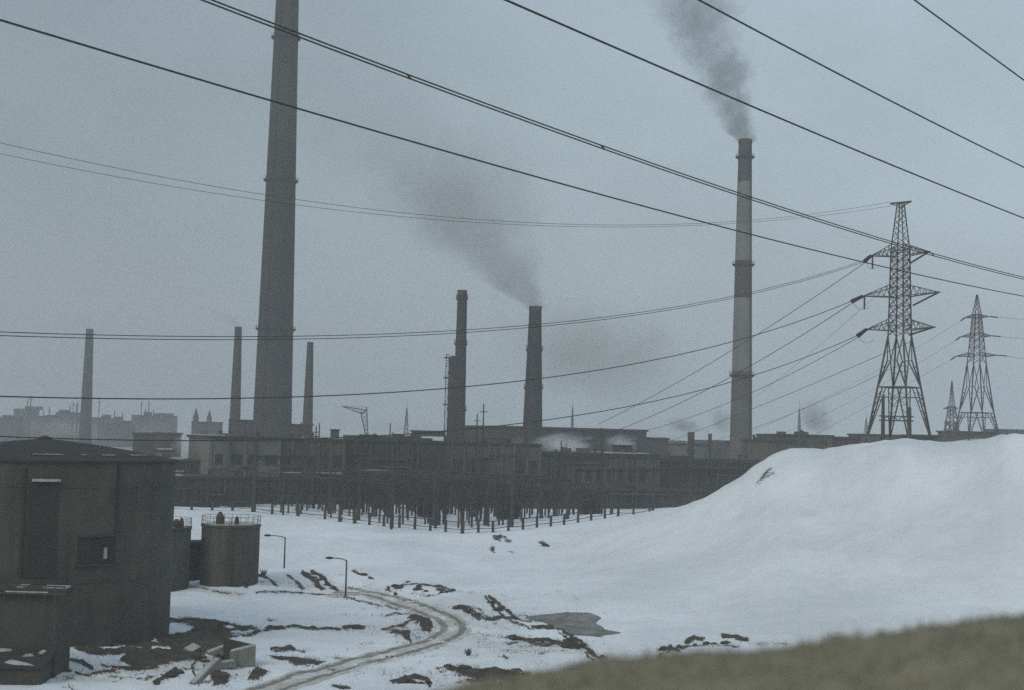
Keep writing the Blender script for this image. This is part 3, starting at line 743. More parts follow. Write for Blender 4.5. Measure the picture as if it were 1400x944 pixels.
for lb, a, b_, y, d, w in (('grey hazy block right of the long dark shed, topped by a thin white roof', 884, 914, 601, 560, 'far'), ('low hazy block beside the short stub chimney behind the panel hall', 914, 938, 605, 620, 'far'),
                           ('dark block between the two stub chimneys behind the panel hall', 948, 968, 609, 580, 'hall'), ('tall grey block at the left foot of the banded chimney', 974, 1000, 604, 660, 'far'), ('low block at the right foot of the banded chimney', 1026, 1042, 610, 640, 'far')):
    building('works_block', lb, 'building', a, d, b_, d + 3, y, 22, w, snow=[(.1, .9)] if a < 940 else None)
building('casting_shop', 'olive flat roofed block behind the left shoulder of the white mound', 'industrial hall', 1040, 430, 1075, 431, 604, 20, 'hall_brown', zb=3, clutter=4)
building('casting_shop', 'tallest flat roofed block behind the crest of the white mound', 'industrial hall', 1075.5, 440, 1138, 443, 597, 24, 'hall_brown', zb=3, windows=[(.88, .95, 9, 1.2, 0)], clutter=5)
building('casting_shop', 'low dark block sinking behind the mound toward the large pylon', 'industrial hall', 1138.5, 450, 1176, 452, 600, 22, 'hall_dark', zb=3)
building('casting_shop', 'pale hazy block peeping above the blocks behind the mound', 'industrial hall', 1052, 700, 1078, 701, 597, 22, 'far', zb=3)
building('relay_house', 'small pale house behind the feet of the large pylon', 'house', 1174, 560, 1240, 562, 596, 12, 'far', zb=18)
building('relay_house', 'small dark house between the large pylon and the smaller ones', 'house', 1252, 420, 1282, 421, 597.5, 9, 'hall_dark', zb=18)
building('relay_house', 'low shed behind the feet of the middle pylon', 'house', 1296, 560, 1362, 563, 592, 9, 'far', zb=20)
building('skyline_block', 'long low dark block on the skyline at the right edge', 'building', 1366, 900, 1440, 905, 589, 20, 'hall_dark', zb=18)
for lb, a, b_, y, d in (('faint block at the far left edge of the hazy skyline', 22, 54, 560, 1400), ('faint broad block left of the faint slim chimney', 56, 84, 570, 1300), ('faint taller block right behind the faint slim chimney', 80, 116, 565, 1320),
                        ('faint block right of the faint slim chimney', 114, 166, 572, 1300), ('faint wide block on the hazy skyline left of the pointed towers', 180, 240, 569, 1350), ('faint low block between the two wide hazy blocks', 160, 186, 580, 1200),
                        ('very faint block at the left picture edge', -30, 24, 572, 1250)):
    bo = building('skyline_block', lb, 'building', a, d, b_, d + 8, y, 60, 'far')
    q_ = random.Random(int(a) + 100); W_ = (b_ - a) * px_m(d); Hq = at((a + b_) / 2, y, d)[2] - 4
    for _ in range(max(2, int((b_ - a) / 9))):
        x_ = q_.uniform(0, W_ * .85); w_ = q_.uniform(3, 9); MB().box(x_, x_ + w_, 2, 14, Hq - .1, Hq + q_.uniform(1, 4)).build('roof_house', M['far'], bo)
    for _ in range(2):
        x_ = q_.uniform(.05, .95) * W_; MB().bar((x_, 1, Hq), (x_, 1, Hq + q_.uniform(5, 10)), 1.2, .8, 6).build('flue', M['far'], bo)
building('dark_hut', 'dark low hut with a white roof patch above the right end of the big tank', 'hut', 182, 520, 212, 521, 594, 14, 'hall_dark', snow=None)
building('dark_hut', 'dark hut right of the other one, above the steam', 'hut', 212, 500, 243, 501, 594, 14, 'hall_dark')
building('dark_hut', 'low hut with a snowy roof beside the steam right of the big tank', 'hut', 212, 400, 236, 401, 618, 8, 'hall', snow=[(.1, .98)])

# pointed twin towers
def tower(lb, px, d, ytop, wpx):
    p = at(px, 590, d); zt = at(px, ytop, d)[2] - 4; r = wpx * px_m(d) / 2
    o = thing('pointed_tower', lb, 'tower', (p[0], d, 4))
    MB().lathe([(r, 0), (r, zt * .78)], 12).build('shaft', M['far'], o)
    MB().lathe([(r * 1.15, zt * .78), (r * .5, zt * .9), (.15, zt)], 12).build('roof', M['roof'], o)
tower('faint pointed tower, the left one of the pair', 267, 1000, 558, 8); tower('faint pointed tower, the right one of the pair', 285.5, 1120, 560, 7)
for lb, px, yt, yb, d, w in (('dark stub chimney behind the panel hall, shedding dark smoke', 944, 592, 640, 470, 9), ('thin dark stub chimney between the short one and the banded one', 970, 594, 640, 500, 5)):
    chimney(lb, px, yb, d, yt, w, w, M['brick_stack'], z0=4, cap=True)

# ------------------------------------------------------------------ thin masts and crane on the skyline
def lattice_mast(name, lb, px, d, ytop, ybase, wb=1.6, zb=None, group=None, thin=.22):
    p = at(px, ybase, d); zb = p[2] if zb is None else zb; H = at(px, ytop, d)[2] - zb
    o = thing(name, lb, 'mast', (p[0], d, zb), .4, group); g = MB(); n = max(6, int(H / 2.5))
    for sx in (-1, 1):
        for sy in (-1, 1): g.bar((sx * wb / 2, sy * wb / 2, 0), (sx * .15, sy * .15, H * .85), thin)
    for i in range(n):
        a = H * .85 * i / n; b_ = H * .85 * (i + 1) / n; wa = wb / 2 + (.15 - wb / 2) * i / n; w2 = wb / 2 + (.15 - wb / 2) * (i + 1) / n
        for sy in (-1, 1):
            sg = 1 if i % 2 else -1
            g.bar((sg * wa, sy * wa, a), (-sg * w2, sy * w2, b_), thin * .6); g.bar((sy * wa, sg * wa, a), (sy * w2, -sg * w2, b_), thin * .6)
    g.build('lattice', M['pylon'], o)
    MB().bar((0, 0, H * .8), (0, 0, H), .15).build('tip', M['steel'], o)
lattice_mast('lattice_mast', 'thin lattice mast on the skyline left of the stepped chimney', 555, 950, 546, 600, 4.5, 5, thin=.4)
lattice_mast('lattice_mast', 'very thin mast on the skyline above the long dark shed', 782, 1000, 544, 600, 3, 5, thin=.3)
lattice_mast('lattice_mast', 'faint mast on the skyline behind the mound, left of the grey smoke', 1092.5, 1050, 546, 605, 4, 5, thin=.35)
lattice_mast('lattice_mast', 'faint lattice mast seen left of the feet of the large pylon', 1184, 1100, 564, 610, 5, 15, thin=.35)
for lb, px, yt, d in (('faint pole at the far left standing before the hazy blocks', 40, 541, 1150), ('faint pole left of the faint slim chimney', 98.5, 549, 1200), ('faint pole right beside the pole left of the faint chimney', 104.5, 550, 1200),
                      ('faint pole just right of the faint slim chimney', 134, 546, 1200), ('faint pole over the wide hazy block', 192, 549, 1200), ('faint pole with a crossbar over the wide hazy block', 202, 548, 1180)):
    p = at(px, 590, d); zt = at(px, yt, d)[2] - 4
    o = thing('skyline_pole', lb, 'pole', (p[0], d, 4)); MB().bar((0, 0, 0), (0, 0, zt), 1.1, .7, 6).build('pole', M['far'], o); MB().bar((-1.6, 0, zt * .93), (1.6, 0, zt * .93), .4).build('crossarm', M['far'], o)
def crane():
    d = 640; s = px_m(d); p = at(500, 596, d)
    o = thing('slewing_crane', 'slender jib crane standing behind the roofs between the two nearest chimneys', 'crane', (p[0], d, 5)); zb = p[2] - 5
    def q(px, py): a = at(px, py, d); return (a[0] - p[0], 0, a[2] - 5)
    g = MB(); a = q(503, 596); b_ = q(500, 596)
    g.bar((a[0], .8, 0), (a[0], .8, a[2]), .5); g.bar((b_[0], -.8, 0), (b_[0], -.8, a[2]), .5)
    t1, t2 = q(501.5, 562), q(493, 563)
    g.bar(a, t1, .42); g.bar(b_, t2, .42)
    for i in range(6):
        f0, f1 = i / 6, (i + 1) / 6
        A0 = Vector(a).lerp(Vector(t1), f0); B1 = Vector(b_).lerp(Vector(t2), f1); g.bar(A0, B1, .2); g.bar(Vector(b_).lerp(Vector(t2), f0), Vector(a).lerp(Vector(t1), f1), .2)
    g.build('mast', M['steel'], o)
    j = MB(); tip = q(467, 555.5); heel = q(501, 561); low = q(494, 566)
    j.bar(heel, tip, .4, .28); j.bar(low, tip, .4, .28); j.bar(heel, low, .4)
    for i in range(7):
        j.bar(Vector(heel).lerp(Vector(tip), i / 7), Vector(low).lerp(Vector(tip), (i + .5) / 7), .2)
    j.build('jib', M['steel'], o)
    ap = q(501.5, 557); MB().bar(q(501.5, 563), ap, .4).build('apex', M['steel'], o)
    MB().bar(ap, tip, .12).build('stay_cable', M['wire'], o)
    MB().box(-2.0, .6, -1, 1, zb - 1.5, zb + .5).build('machine_cabin', M['hall_dark'], o)
crane()
# ------------------------------------------------------------------ big tank, small tanks, low building on the left
def railing(mb, cx, cy, r, z, n, hgt=1.1, a0=0, a1=2 * math.pi, w=.07):
    for k in range(n):
        a = a0 + (a1 - a0) * k / n; b = a0 + (a1 - a0) * (k + 1) / n
        p = (cx + r * math.cos(a), cy + r * math.sin(a)); q = (cx + r * math.cos(b), cy + r * math.sin(b))
        mb.bar((*p, z), (*p, z + hgt), w)
        for f in (.5, 1): mb.bar((*p, z + hgt * f), (*q, z + hgt * f), w * .8)
def big_tank():
    d = 143.0; c = at(60, 632, d); R = 174.5 * px_m(d) * 1.004; zt = at(236, 632, d)[2]; zb = 0.2; Hh = zt - zb
    zpk = at(58, 600, d)[2] - zb
    o = thing('storage_tank', 'huge round concrete tank with a dark low cone roof at the left edge', 'tank', (c[0], d, zb))
    n = 96
    MB().lathe([(R, 0), (R, Hh * .395), (R + .05, Hh * .395), (R + .05, Hh * .40), (R, Hh * .40), (R, Hh * .872), (R + .06, Hh * .872), (R + .06, Hh * .885), (R, Hh * .885), (R, Hh)], n).build('wall', M['panel'], o, False)
    MB().lathe([(R + .25, Hh - .02), (R + .25, Hh + .18)] + [(R * q, Hh + .2 + (zpk - Hh - .2) * (1 - q ** 1.35)) for q in (.99, .94, .86, .75, .63, .5, .37, .25, .12, .02)], n).build('roof', M['tank_roof'], o)
    MB().lathe([(.8, zpk - .15), (.7, zpk + .12), (.45, zpk + .2), (.1, zpk + .32)], 12).build('roof_vent', M['tank_roof'], o)
    def on_wall(px):       # angle on the cylinder for a photo column
        best = None
        for k in range(720):
            a = -math.pi + math.pi * k / 720
            x = c[0] + R * math.cos(a); y = d + R * math.sin(a)
            e = abs(proj((x, y, 10))[0] - px)
            if best is None or e < best[0]: best = (e, a)
        return best[1]
    def zof(px, py):
        a = on_wall(px); y = d + R * math.sin(a); return at(px, py, y)[2] - zb
    def panel(name, px0, px1, py0, py1, mat, out=.12, par=o, thick=.3, nn=10):
        a0, a1 = on_wall(px0), on_wall(px1); z1, z0 = zof((px0 + px1) / 2, py0), zof((px0 + px1) / 2, py1)
        vs = []; fs = []
        for i in range(nn + 1):
            a = a0 + (a1 - a0) * i / nn
            for rr in (R - thick, R + out):
                for z in (z0, z1): vs.append((rr * math.cos(a), rr * math.sin(a), z))
        for i in range(nn):
            b = i * 4; e = b + 4
            fs += [(b + 2, e + 2, e + 3, b + 3), (b + 1, b + 3, e + 3, e + 1), (b, e, e + 2, b + 2), (b, b + 1, e + 1, e)]
        fs += [(0, 2, 3, 1), (nn * 4, nn * 4 + 1, nn * 4 + 3, nn * 4 + 2)]
        return MB().add(vs, fs).build(name, mat, par)
    w = panel('hatch_opening', 107, 157, 735, 771, M['dark'], .06)
    panel('hatch_door', 141, 145.5, 749, 764, M['old_snow'], .10, w)
    panel('frame', 105, 159, 771.5, 774, M['tank'], .3, w); panel('frame', 105, 159, 732, 734.5, M['tank'], .22, w); panel('leaf', 107, 122, 735, 771, M['tank_roof'], .09, w)
    r_ = panel('recess', 36, 76, 659, 790, M['tank_roof'], .10)
    panel('ledge_snow', 40, 78, 655, 658.5, M['old_snow'], .5, r_)
    panel('downpipe', 155.5, 158.5, 634, 733, M['tank_roof'], .16)
    panel('downpipe', 28, 31, 640, 790, M['tank_roof'], .14)
    for a, b, y in ((34, 86, 618.5), (115, 124, 620.5), (150, 172, 622.5), (196, 226, 625)):
        # thin snow lines caught on the roof seam
        aa, bb = on_wall(a), on_wall(b); vs = []; fs = []; rr = R * .81; zz = Hh + .2 + (zpk - Hh - .2) * (1 - .81 ** 1.35)
        for i in range(9):
            t = aa + (bb - aa) * i / 8
            vs += [(rr * math.cos(t), rr * math.sin(t), zz + .06), ((rr + .5) * math.cos(t), (rr + .5) * math.sin(t), zz - .03), ((rr + .25) * math.cos(t), (rr + .25) * math.sin(t), zz + .06 + .06 * math.sin(i * 2.1))]
        for i in range(8):
            b0 = i * 3; fs += [(b0, b0 + 3, b0 + 5, b0 + 2), (b0 + 2, b0 + 5, b0 + 4, b0 + 1)]
        MB().add(vs, fs).build('roof_snow', M['block'], o)
    pip = MB(); ph = zof(60, 800)
    pts = []
    return o
big_tank()

def small_tank(lb, pxc, half, d, ytop, seed, rail_y, clutter):
    c = at(pxc, ytop, d); R = half * px_m(d); zt = c[2]; zb = hz(c[0], d - R) - .6
    o = thing('storage_tank', lb, 'tank', (c[0], d, zb)); Hh = zt - zb
    MB().lathe([(R, 0), (R, Hh - .25), (R + .12, Hh - .25), (R + .12, Hh), (0.1, Hh + .12)], 48, cap=False).build('wall', M['panel'], o)
    MB().lathe([(R - .3, Hh + .0), (R - .35, Hh + .14), (.05, Hh + .2)], 32, cap=False).build('roof_snow', M['old_snow'], o)
    rl = MB(); railing(rl, 0, 0, R + .02, Hh, 22, w=.05); rl.build('railing', M['rust'], o)
    for nm, f, w_, h_ in clutter:
        y = -R * .55; x = f * R
        g = MB().lathe([(w_, Hh), (w_, Hh + h_ * .6), (w_ * .35, Hh + h_), (.02, Hh + h_)], 10, cx=x, cy=y); g.build(nm, M['rust'], o)
    ld = MB(); a = -1.0 - seed * .3
    for da in (-.07, .07): ld.bar((math.cos(a + da) * (R + .25), math.sin(a + da) * (R + .25), .2), (math.cos(a + da) * (R + .25), math.sin(a + da) * (R + .25), Hh + 1), .07)
    for k in range(int(Hh / .4)):
        ld.bar((math.cos(a - .07) * (R + .25), math.sin(a - .07) * (R + .25), .3 + k * .4), (math.cos(a + .07) * (R + .25), math.sin(a + .07) * (R + .25), .3 + k * .4), .05)
    ld.build('ladder', M['rust'], o)
small_tank('round tank with a railed top, standing clear right of the huge tank', 316, 39, 187, 717, 1, 707, (('roof_hatch', -.28, .55, 1.7), ('roof_vent', .3, .3, 1.2)))
small_tank('round railed tank half hidden behind the huge tank', 222, 38.5, 183, 720, 2, 710, (('roof_hatch', .62, .5, 1.1), ('roof_vent', .8, .3, 1.3)))
building('pump_cabin', 'dark square cabin between the two small railed tanks', 'cabin', 257, 191, 282, 192, 743, 3.2, 'tank_roof', zb=1.4, cornice=.18)

def low_building():
    d = 119.0; zt = at(40, 813, d)[2]; x1 = at(79, 813, d)[0]; zb = -1.5; x0 = at(-260, 813, d)[0]
    o = thing('valve_house', 'low dark flat roofed building with pipes along its eaves in the bottom left corner', 'building', (x0, d, zb)); L = x1 - x0; Hh = zt - zb
    MB().box(0, L, 0, 4, 0, Hh).build('wall', M['tank'], o)
    MB().box(-.2, L + .2, -.25, 4.2, Hh - .002, Hh + .25).build('roof', M['tank_roof'], o)
    def lx(px): return at(px, 813, d)[0] - x0
    for a, b, dz, dy in ((8, 20, .27, 2.6), (44, 78, .27, 2.6)):
        MB().box(lx(a), lx(b), dy, dy + 1.2, Hh + .24, Hh + .24 + .16).build('roof_snow', M['old_snow'], o)
    pm = MB(); pm.tube([(lx(-30), -.5, Hh + .12), (lx(92), -.5, Hh + .12)], .11, 8); pm.tube([(lx(-30), -.45, Hh + .75), (lx(92), -.45, Hh + .75)], .07, 6)
    for px in (8, 36, 64, 78, 90): pm.bar((lx(px), -.48, Hh - .4), (lx(px), -.48, Hh + .8), .08)
    p = pm.build('eaves_pipe', M['rust'], o)
    MB().box(lx(10), lx(68), -.56, -.44, Hh + .22, Hh + .30).build('pipe_snow', M['old_snow'], p)
    z2 = at(40, 905, d - 3)[2] - zb
    cv = MB().add([(-1, -3.0, z2 - .35), (L + .1, -3.0, z2 - .35), (L + .1, .01, z2 + .55), (-1, .01, z2 + .55), (-1, -3.0, z2 - .6), (L + .1, -3.0, z2 - .6), (L + .1, .01, z2 + .2), (-1, .01, z2 + .2)],
                  [(0, 1, 2, 3), (7, 6, 5, 4), (4, 5, 1, 0), (5, 6, 2, 1), (7, 4, 0, 3)]).build('lower_roof', M['tank_roof'], o)
    MB().box(-.6, L - .2, -2.7, 0, 0, z2 - .5).build('lower_wall', M['tank'], o)
    def sn(pts): # low snow pillow lying on the sloping lower roof
        g = MB(); n = len(pts); vs = []
        for f, up in ((1, .02), (.6, .16)):
            cx = sum(p[0] for p in pts) / n; cy = sum(p[1] for p in pts) / n
            for x, y in pts:
                X, Y = cx + (x - cx) * f, cy + (y - cy) * f; vs.append((X, Y, z2 - .35 + (Y + 3.0) * .30 + up))
        fs = [(k, (k + 1) % n, n + (k + 1) % n, n + k) for k in range(n)] + [tuple(n + k for k in range(n))]
        g.add(vs, fs); g.build('roof_snow', M['old_snow'], cv)
    sn([(lx(-12), -.7), (lx(5), -.75), (lx(22), -.5), (lx(22), -.2), (lx(5), -.3), (lx(-12), -.3)])
    sn([(lx(60), -.8), (lx(66), -.9), (lx(70), -.4), (lx(64), -.3)])
    sn([(lx(24), -2.55), (lx(40), -2.9), (lx(68), -2.95), (lx(44), -2.4), (lx(28), -2.1)])
    sn([(lx(3), -2.6), (lx(14), -2.5), (lx(10), -2.2), (lx(4), -2.25)])
    sn([(lx(42), -1.5), (lx(58), -1.3), (lx(56), -1.1), (lx(44), -1.2)])
low_building()

# ------------------------------------------------------------------ broken concrete by the tank
def ruin():
    p = at(331, 925, 127); gx, gy = p[0], 127; z = hz(gx, gy)
    o = thing('concrete_block', 'broken square concrete chamber with snow on its rim by the dark ground', 'ruin', (gx, gy, z - .3), .18)
    s = px_m(127)
    W = 34 * s; Hh = 34 * s
    MB().add([(-W / 2, 0, 0), (W / 2, .5, 0), (W / 2, .5, Hh * .98), (-W / 2, 0, Hh * .78), (-W / 2, .45, 0), (W / 2, 1.0, 0), (W / 2, 1.0, Hh * .98), (-W / 2, .45, Hh * .78)],
             [(0, 1, 2, 3), (5, 4, 7, 6), (1, 5, 6, 2), (4, 0, 3, 7), (3, 2, 6, 7)]).build('front_wall', M['block'], o)
    MB().add([(W / 2 - .4, 1.0, 0), (W / 2, 1.0, 0), (W / 2, 1.0, Hh * .98), (W / 2 - .4, 1.0, Hh * .98), (W / 2 - 2.9, 4.6, 0), (W / 2 - 2.5, 4.6, 0), (W / 2 - 2.5, 4.6, Hh * 1.0), (W / 2 - 2.9, 4.6, Hh * 1.0)],
             [(0, 1, 2, 3), (1, 5, 6, 2), (4, 0, 3, 7), (5, 4, 7, 6), (3, 2, 6, 7)]).build('side_wall', M['tank'], o)
    MB().add([(-W / 2, .0, Hh * .78), (W / 2, .5, Hh * .98), (W / 2, .95, Hh * .98), (-W / 2, .42, Hh * .78), (-W / 2 + .1, .1, Hh * .78 + .16), (W / 2 - .1, .55, Hh * .98 + .16), (W / 2 - .1, .85, Hh * .98 + .16), (-W / 2 + .1, .35, Hh * .78 + .16)],
             [(0, 1, 5, 4), (1, 2, 6, 5), (2, 3, 7, 6), (3, 0, 4, 7), (4, 5, 6, 7)]).build('rim_snow', M['old_snow'], o)
    def slab(lb, px, py, d, L, w, t, rz, tilt, roll=0):
        q = at(px, py, d); q[2] = hz(q[0], d)
        so = MB().box(-L / 2, L / 2, -w / 2, w / 2, -t / 2, t / 2)
        e = thing('concrete_slab', lb, 'slab', (q[0], d, q[2] + abs(math.sin(tilt)) * L * .35 + .15)); e.rotation_euler = (roll, tilt, rz)
        so.build('slab', M['block'], e); MB().box(-L / 2 + .1, L / 2 - .1, -w / 2 + .05, w / 2 - .05, t / 2 - .01, t / 2 + .10).build('slab_snow', M['old_snow'], e)
    slab('leaning broken slab left of the square chamber', 281, 930, 120, 3.3, .7, .35, .9, -.6)
    slab('low snow covered slab joining the square chamber on its left', 300, 915, 126, 2.8, 1.0, .5, .25, -.12)
    slab('short tilted slab behind the square chamber', 298, 898, 133, 2.2, .9, .4, .5, -.3)
    slab('small upright broken slab at the far left of the rubble', 262, 901, 133, 1.6, 1.0, .5, 1.2, -.2, .3)
ruin()

# ------------------------------------------------------------------ lamps
def lamp(lb, pxb, pyb, d, ytop, arm_px, rz):
    p = at(pxb, pyb, d); z = hz(p[0], d) - .1
    zt = at(pxb, ytop, d)[2] - z
    o = thing('street_lamp', lb, 'street lamp', (p[0], d, z), 0)
    MB().bar((0, 0, 0), (0, 0, zt), .26, .18, 8).build('pole', M['post'], o)
    s = px_m(d); ax = -arm_px * s
    MB().tube([(0, 0, zt - .1), (ax * .25, -.1, zt + .12), (ax * .6, -.25, zt + .22), (ax, -.4, zt + .26)], .07, 6).build('arm', M['steel'], o)
    g = MB(); x0, y0, zz = ax, -.4, zt + .2
    g.lathe([(.02, .2), (.16, .16), (.24, 0), (.2, -.12), (.04, -.18)], 12)
    g.v = [(x0 - .35 + v[0] * 2.3, y0 + v[1], zz + .05 + v[2] * .9) for v in g.v]
    g.build('lamp_head', M['steel'], o)
lamp('bent street lamp on the snow beside the railed tank', 388.5, 776, 207, 735, 20, 0)
lamp('bent street lamp nearer the dirt track, the lower of the two', 472.5, 812, 184, 766, 19, 0)

# ------------------------------------------------------------------ fence round the substation
FC = [(205, 694), (235, 696), (262, 697.5), (290, 698), (318, 698.5), (345, 700), (372, 703), (408, 706), (444, 710), (464, 713.5), (485, 716), (505, 718), (525, 720), (546, 722), (567, 724), (588, 726), (609, 727.5), (632, 729.5), (654, 728.5), (674, 728), (695, 726), (715, 725), (734, 722), (753, 720), (771, 718), (790, 715), (808, 712), (827, 709.5), (845, 707), (866, 704.5), (888, 702)]
def ground_at(px, py, z=5):
    p = atz(px, py, z)
    for _ in range(8): p = atz(px, py, .5 * (hz(p[0], p[1]) + p[2]))
    return p
def fence():
    P = [ground_at(a, b) for a, b in FC]
    o = thing('post_fence', 'low post and rail fence running along the snowy front of the substation', 'fence', (P[17][0], P[17][1], P[17][2]))
    O = np.array(o.location); tops = []
    r = random.Random(3)
    for i, p in enumerate(P):
        q = p - O; z = hz(p[0], p[1]) - O[2]; hh = 2.1 + r.uniform(-.15, .25); w = .50 if i not in (17, 10) else .7
        lean = r.uniform(-.07, .07)
        MB().bar((q[0], q[1], z - .4), (q[0] + lean, q[1], z + hh), w, w * .9).build('post', M['post'], o); tops.append((q[0], q[1], z, hh))
    for f, w in ((.93, .13), (.62, .05), (.32, .12)):
        g = MB()
        for a, b in zip(tops[:-1], tops[1:]):
            m_ = ((a[0] + b[0]) / 2, (a[1] + b[1]) / 2, (a[2] + a[3] * f + b[2] + b[3] * f) / 2 - .06)
            g.bar((a[0], a[1], a[2] + a[3] * f), m_, w); g.bar(m_, (b[0], b[1], b[2] + b[3] * f), w)
        g.build('rail', M['steel'], o)
fence()

# ------------------------------------------------------------------ substation yard
CORN = ground_at(634, 726)[:2]
U1 = ground_at(300, 699)[:2] - CORN; L1 = np.linalg.norm(U1); U1 = U1 / L1
U2 = ground_at(866, 704.5)[:2] - CORN; L2 = np.linalg.norm(U2); U2 = U2 / L2
def yard(i, j): return CORN + U1 * i + U2 * j
ANG = math.atan2(U2[1], U2[0])
def post_kind(kind):
    G = 'equipment supports standing in the substation'
    o = thing('equipment_support', 'slim dark support carrying switchgear in the rows of the snowy substation', 'support post', (0, 0, -50), 0, G)
    if kind == 0:
        MB().bar((0, 0, -.5), (0, 0, 3.3), .30, .26).build('post', M['post'], o)
        MB().box(-1.3, 1.3, -.16, .16, 3.28, 3.5).build('crossbar', M['steel'], o)
        for x in (-1.1, 0, 1.1): MB().lathe([(.16, 3.5), (.2, 3.8), (.15, 3.9), (.2, 4.2), (.15, 4.3), (.19, 4.7), (.1, 5.1)], 8, cx=x).build('insulator', M['porcelain'], o)
    elif kind == 1:
        for x in (-.9, .9): MB().bar((x, 0, -.5), (x, 0, 2.8), .28, .26).build('post', M['post'], o)
        MB().box(-1.6, 1.6, -.35, .35, 2.78, 3.1).build('crossbar', M['steel'], o)
        for x in (-1.2, 0, 1.2):
            MB().lathe([(.34, 3.1), (.34, 3.9), (.2, 4.0), (.26, 4.4), (.18, 4.5), (.24, 5.0), (.1, 5.8)], 8, cx=x).build('bushing', M['porcelain'], o)
    else:
        MB().bar((0, 0, -.5), (0, 0, 2.4), .34, .3).build('post', M['post'], o)
        MB().box(-.55, .55, -.5, .5, 2.38, 3.5).build('switch_box', M['steel'], o)
        MB().lathe([(.24, 3.5), (.3, 4.0), (.2, 4.1), (.28, 4.7), (.18, 4.8), (.24, 5.3), (.1, 6.0)], 8).build('bushing', M['porcelain'], o)
    return o
protos = [post_kind(k) for k in range(3)]
used = [False] * 3
def put_post(k, x, y, rz, sc):
    z = hz(x, y)
    if not used[k]:
        used[k] = True; o = protos[k]; o.location = (x, y, z); o.rotation_euler = (0, 0, rz); o.scale = (1, 1, sc)
    else: dup(protos[k], (x, y, z), rz, None, (1, 1, sc))
rr = random.Random(21); cnt = 0
for i in np.arange(4.5, 92, 4.6):
    for j in np.arange(4.5, 78, 5.2):
        ii, jj = i + rr.uniform(-1.2, 1.2), j + rr.uniform(-1.2, 1.2)
        x, y = yard(ii, jj)
        px, py = proj((x, y, 5))
        if px < 372 or px > 900 or y > 345 or rr.random() < .14: continue
        # leave the white gaps of open snow the photo shows
        if 428 < px < 440 and y < 310: continue
        put_post(rr.choice((0, 0, 1, 1, 2)), x, y, ANG + (math.pi / 2 if rr.random() < .5 else 0), rr.uniform(.85, 1.3)); cnt += 1
print('posts', cnt)

def gantry(lb, px0, d0, px1, d1, hgt, spans, strings=True):
    a = at(px0, 700, d0)[:2]; b = at(px1, 700, d1)[:2]; u = b - a; L = float(np.linalg.norm(u)); z = min(hz(*a), hz(*b)) - .3
    o = thing('portal_gantry', lb, 'gantry', (a[0], a[1], z), math.atan2(u[1], u[0]), None)
    for k in range(spans + 1):
        x = L * k / spans
        MB().bar((x, 0, 0), (x, 0, hgt + 2.2), .6, .38).build('column', M['post'], o)
    g = MB(); bz = hgt
    for y in (-.4, .4):
        for z_ in (bz - .35, bz + .35): g.bar((0, y, z_), (L, y, z_), .18)
    n = max(6, int(L / 1.1))
    for k in range(n):
        for y in (-.4, .4): g.bar((L * k / n, y, bz - .35 if k % 2 else bz + .35), (L * (k + 1) / n, y, bz + .35 if k % 2 else bz - .35), .11)
    g.build('beam', M['steel'], o)
    if strings:
        for k in range(spans):
            for f in (.2, .5, .8):
                x = L * (k + f) / spans
                MB().lathe([(.04, bz - .35), (.18, bz - .6), (.1, bz - .7), (.18, bz - 1.0), (.1, bz - 1.1), (.18, bz - 1.4), (.1, bz - 1.5), (.18, bz - 1.8), (.03, bz - 2.2)], 6, cx=x).build('insulator_string', M['porcelain'], o)
gantry('portal gantry at the left end of the substation with tall columns', 347, 300, 428, 322, 11.5, 1)
gantry('portal gantry with three columns standing nearest the fence on the left', 450, 296, 536, 262, 8.5, 2)
gantry('portal gantry spanning the middle of the yard behind the first rows', 470, 318, 600, 270, 8.8, 2)
gantry('portal gantry near the fence corner with its thick right column', 594, 268, 664, 280, 8.8, 1)
gantry('wide portal gantry in the back of the yard below the stout chimney', 560, 322, 740, 300, 9.0, 3)
gantry('portal gantry right of the fence corner, in the front rows', 700, 276, 776, 296, 9.0, 1)
gantry('portal gantry before the panel hall with its tall outer column', 758, 306, 822, 326, 13.0, 1)
gantry('portal gantry at the right end of the yard near the mound', 836, 316, 944, 346, 10.5, 2)
for lb, px, d, yt in (('tall thin pole rising above the roofs left of the stout chimney', 657.5, 300, 552), ('slimmer tall pole just left of the tall thin pole', 649, 320, 566), ('tall dark pole at the left end of the yard', 347.5, 296, 586), ('dark pole standing before the workshop hall roofline', 428.5, 318, 583),
                      ('dark pole in front of the long dark shed', 820.5, 322, 585), ('dark pole near the foot of the banded chimney', 946, 350, 610), ('thick pole close behind the fence between the front posts', 535.5, 258, 652), ('thick pole just behind the fence left of its corner', 596, 262, 660)):
    p = at(px, 700, d); z = hz(p[0], d) - .4; H = at(px, yt, d)[2] - z
    o = thing('yard_pole', lb, 'pole', (p[0], d, z)); MB().bar((0, 0, 0), (0, 0, H), .55, .26, 8).build('pole', M['steel'], o)
    MB().bar((-.8, 0, H * .93), (.8, 0, H * .93), .16).build('crossarm', M['steel'], o)
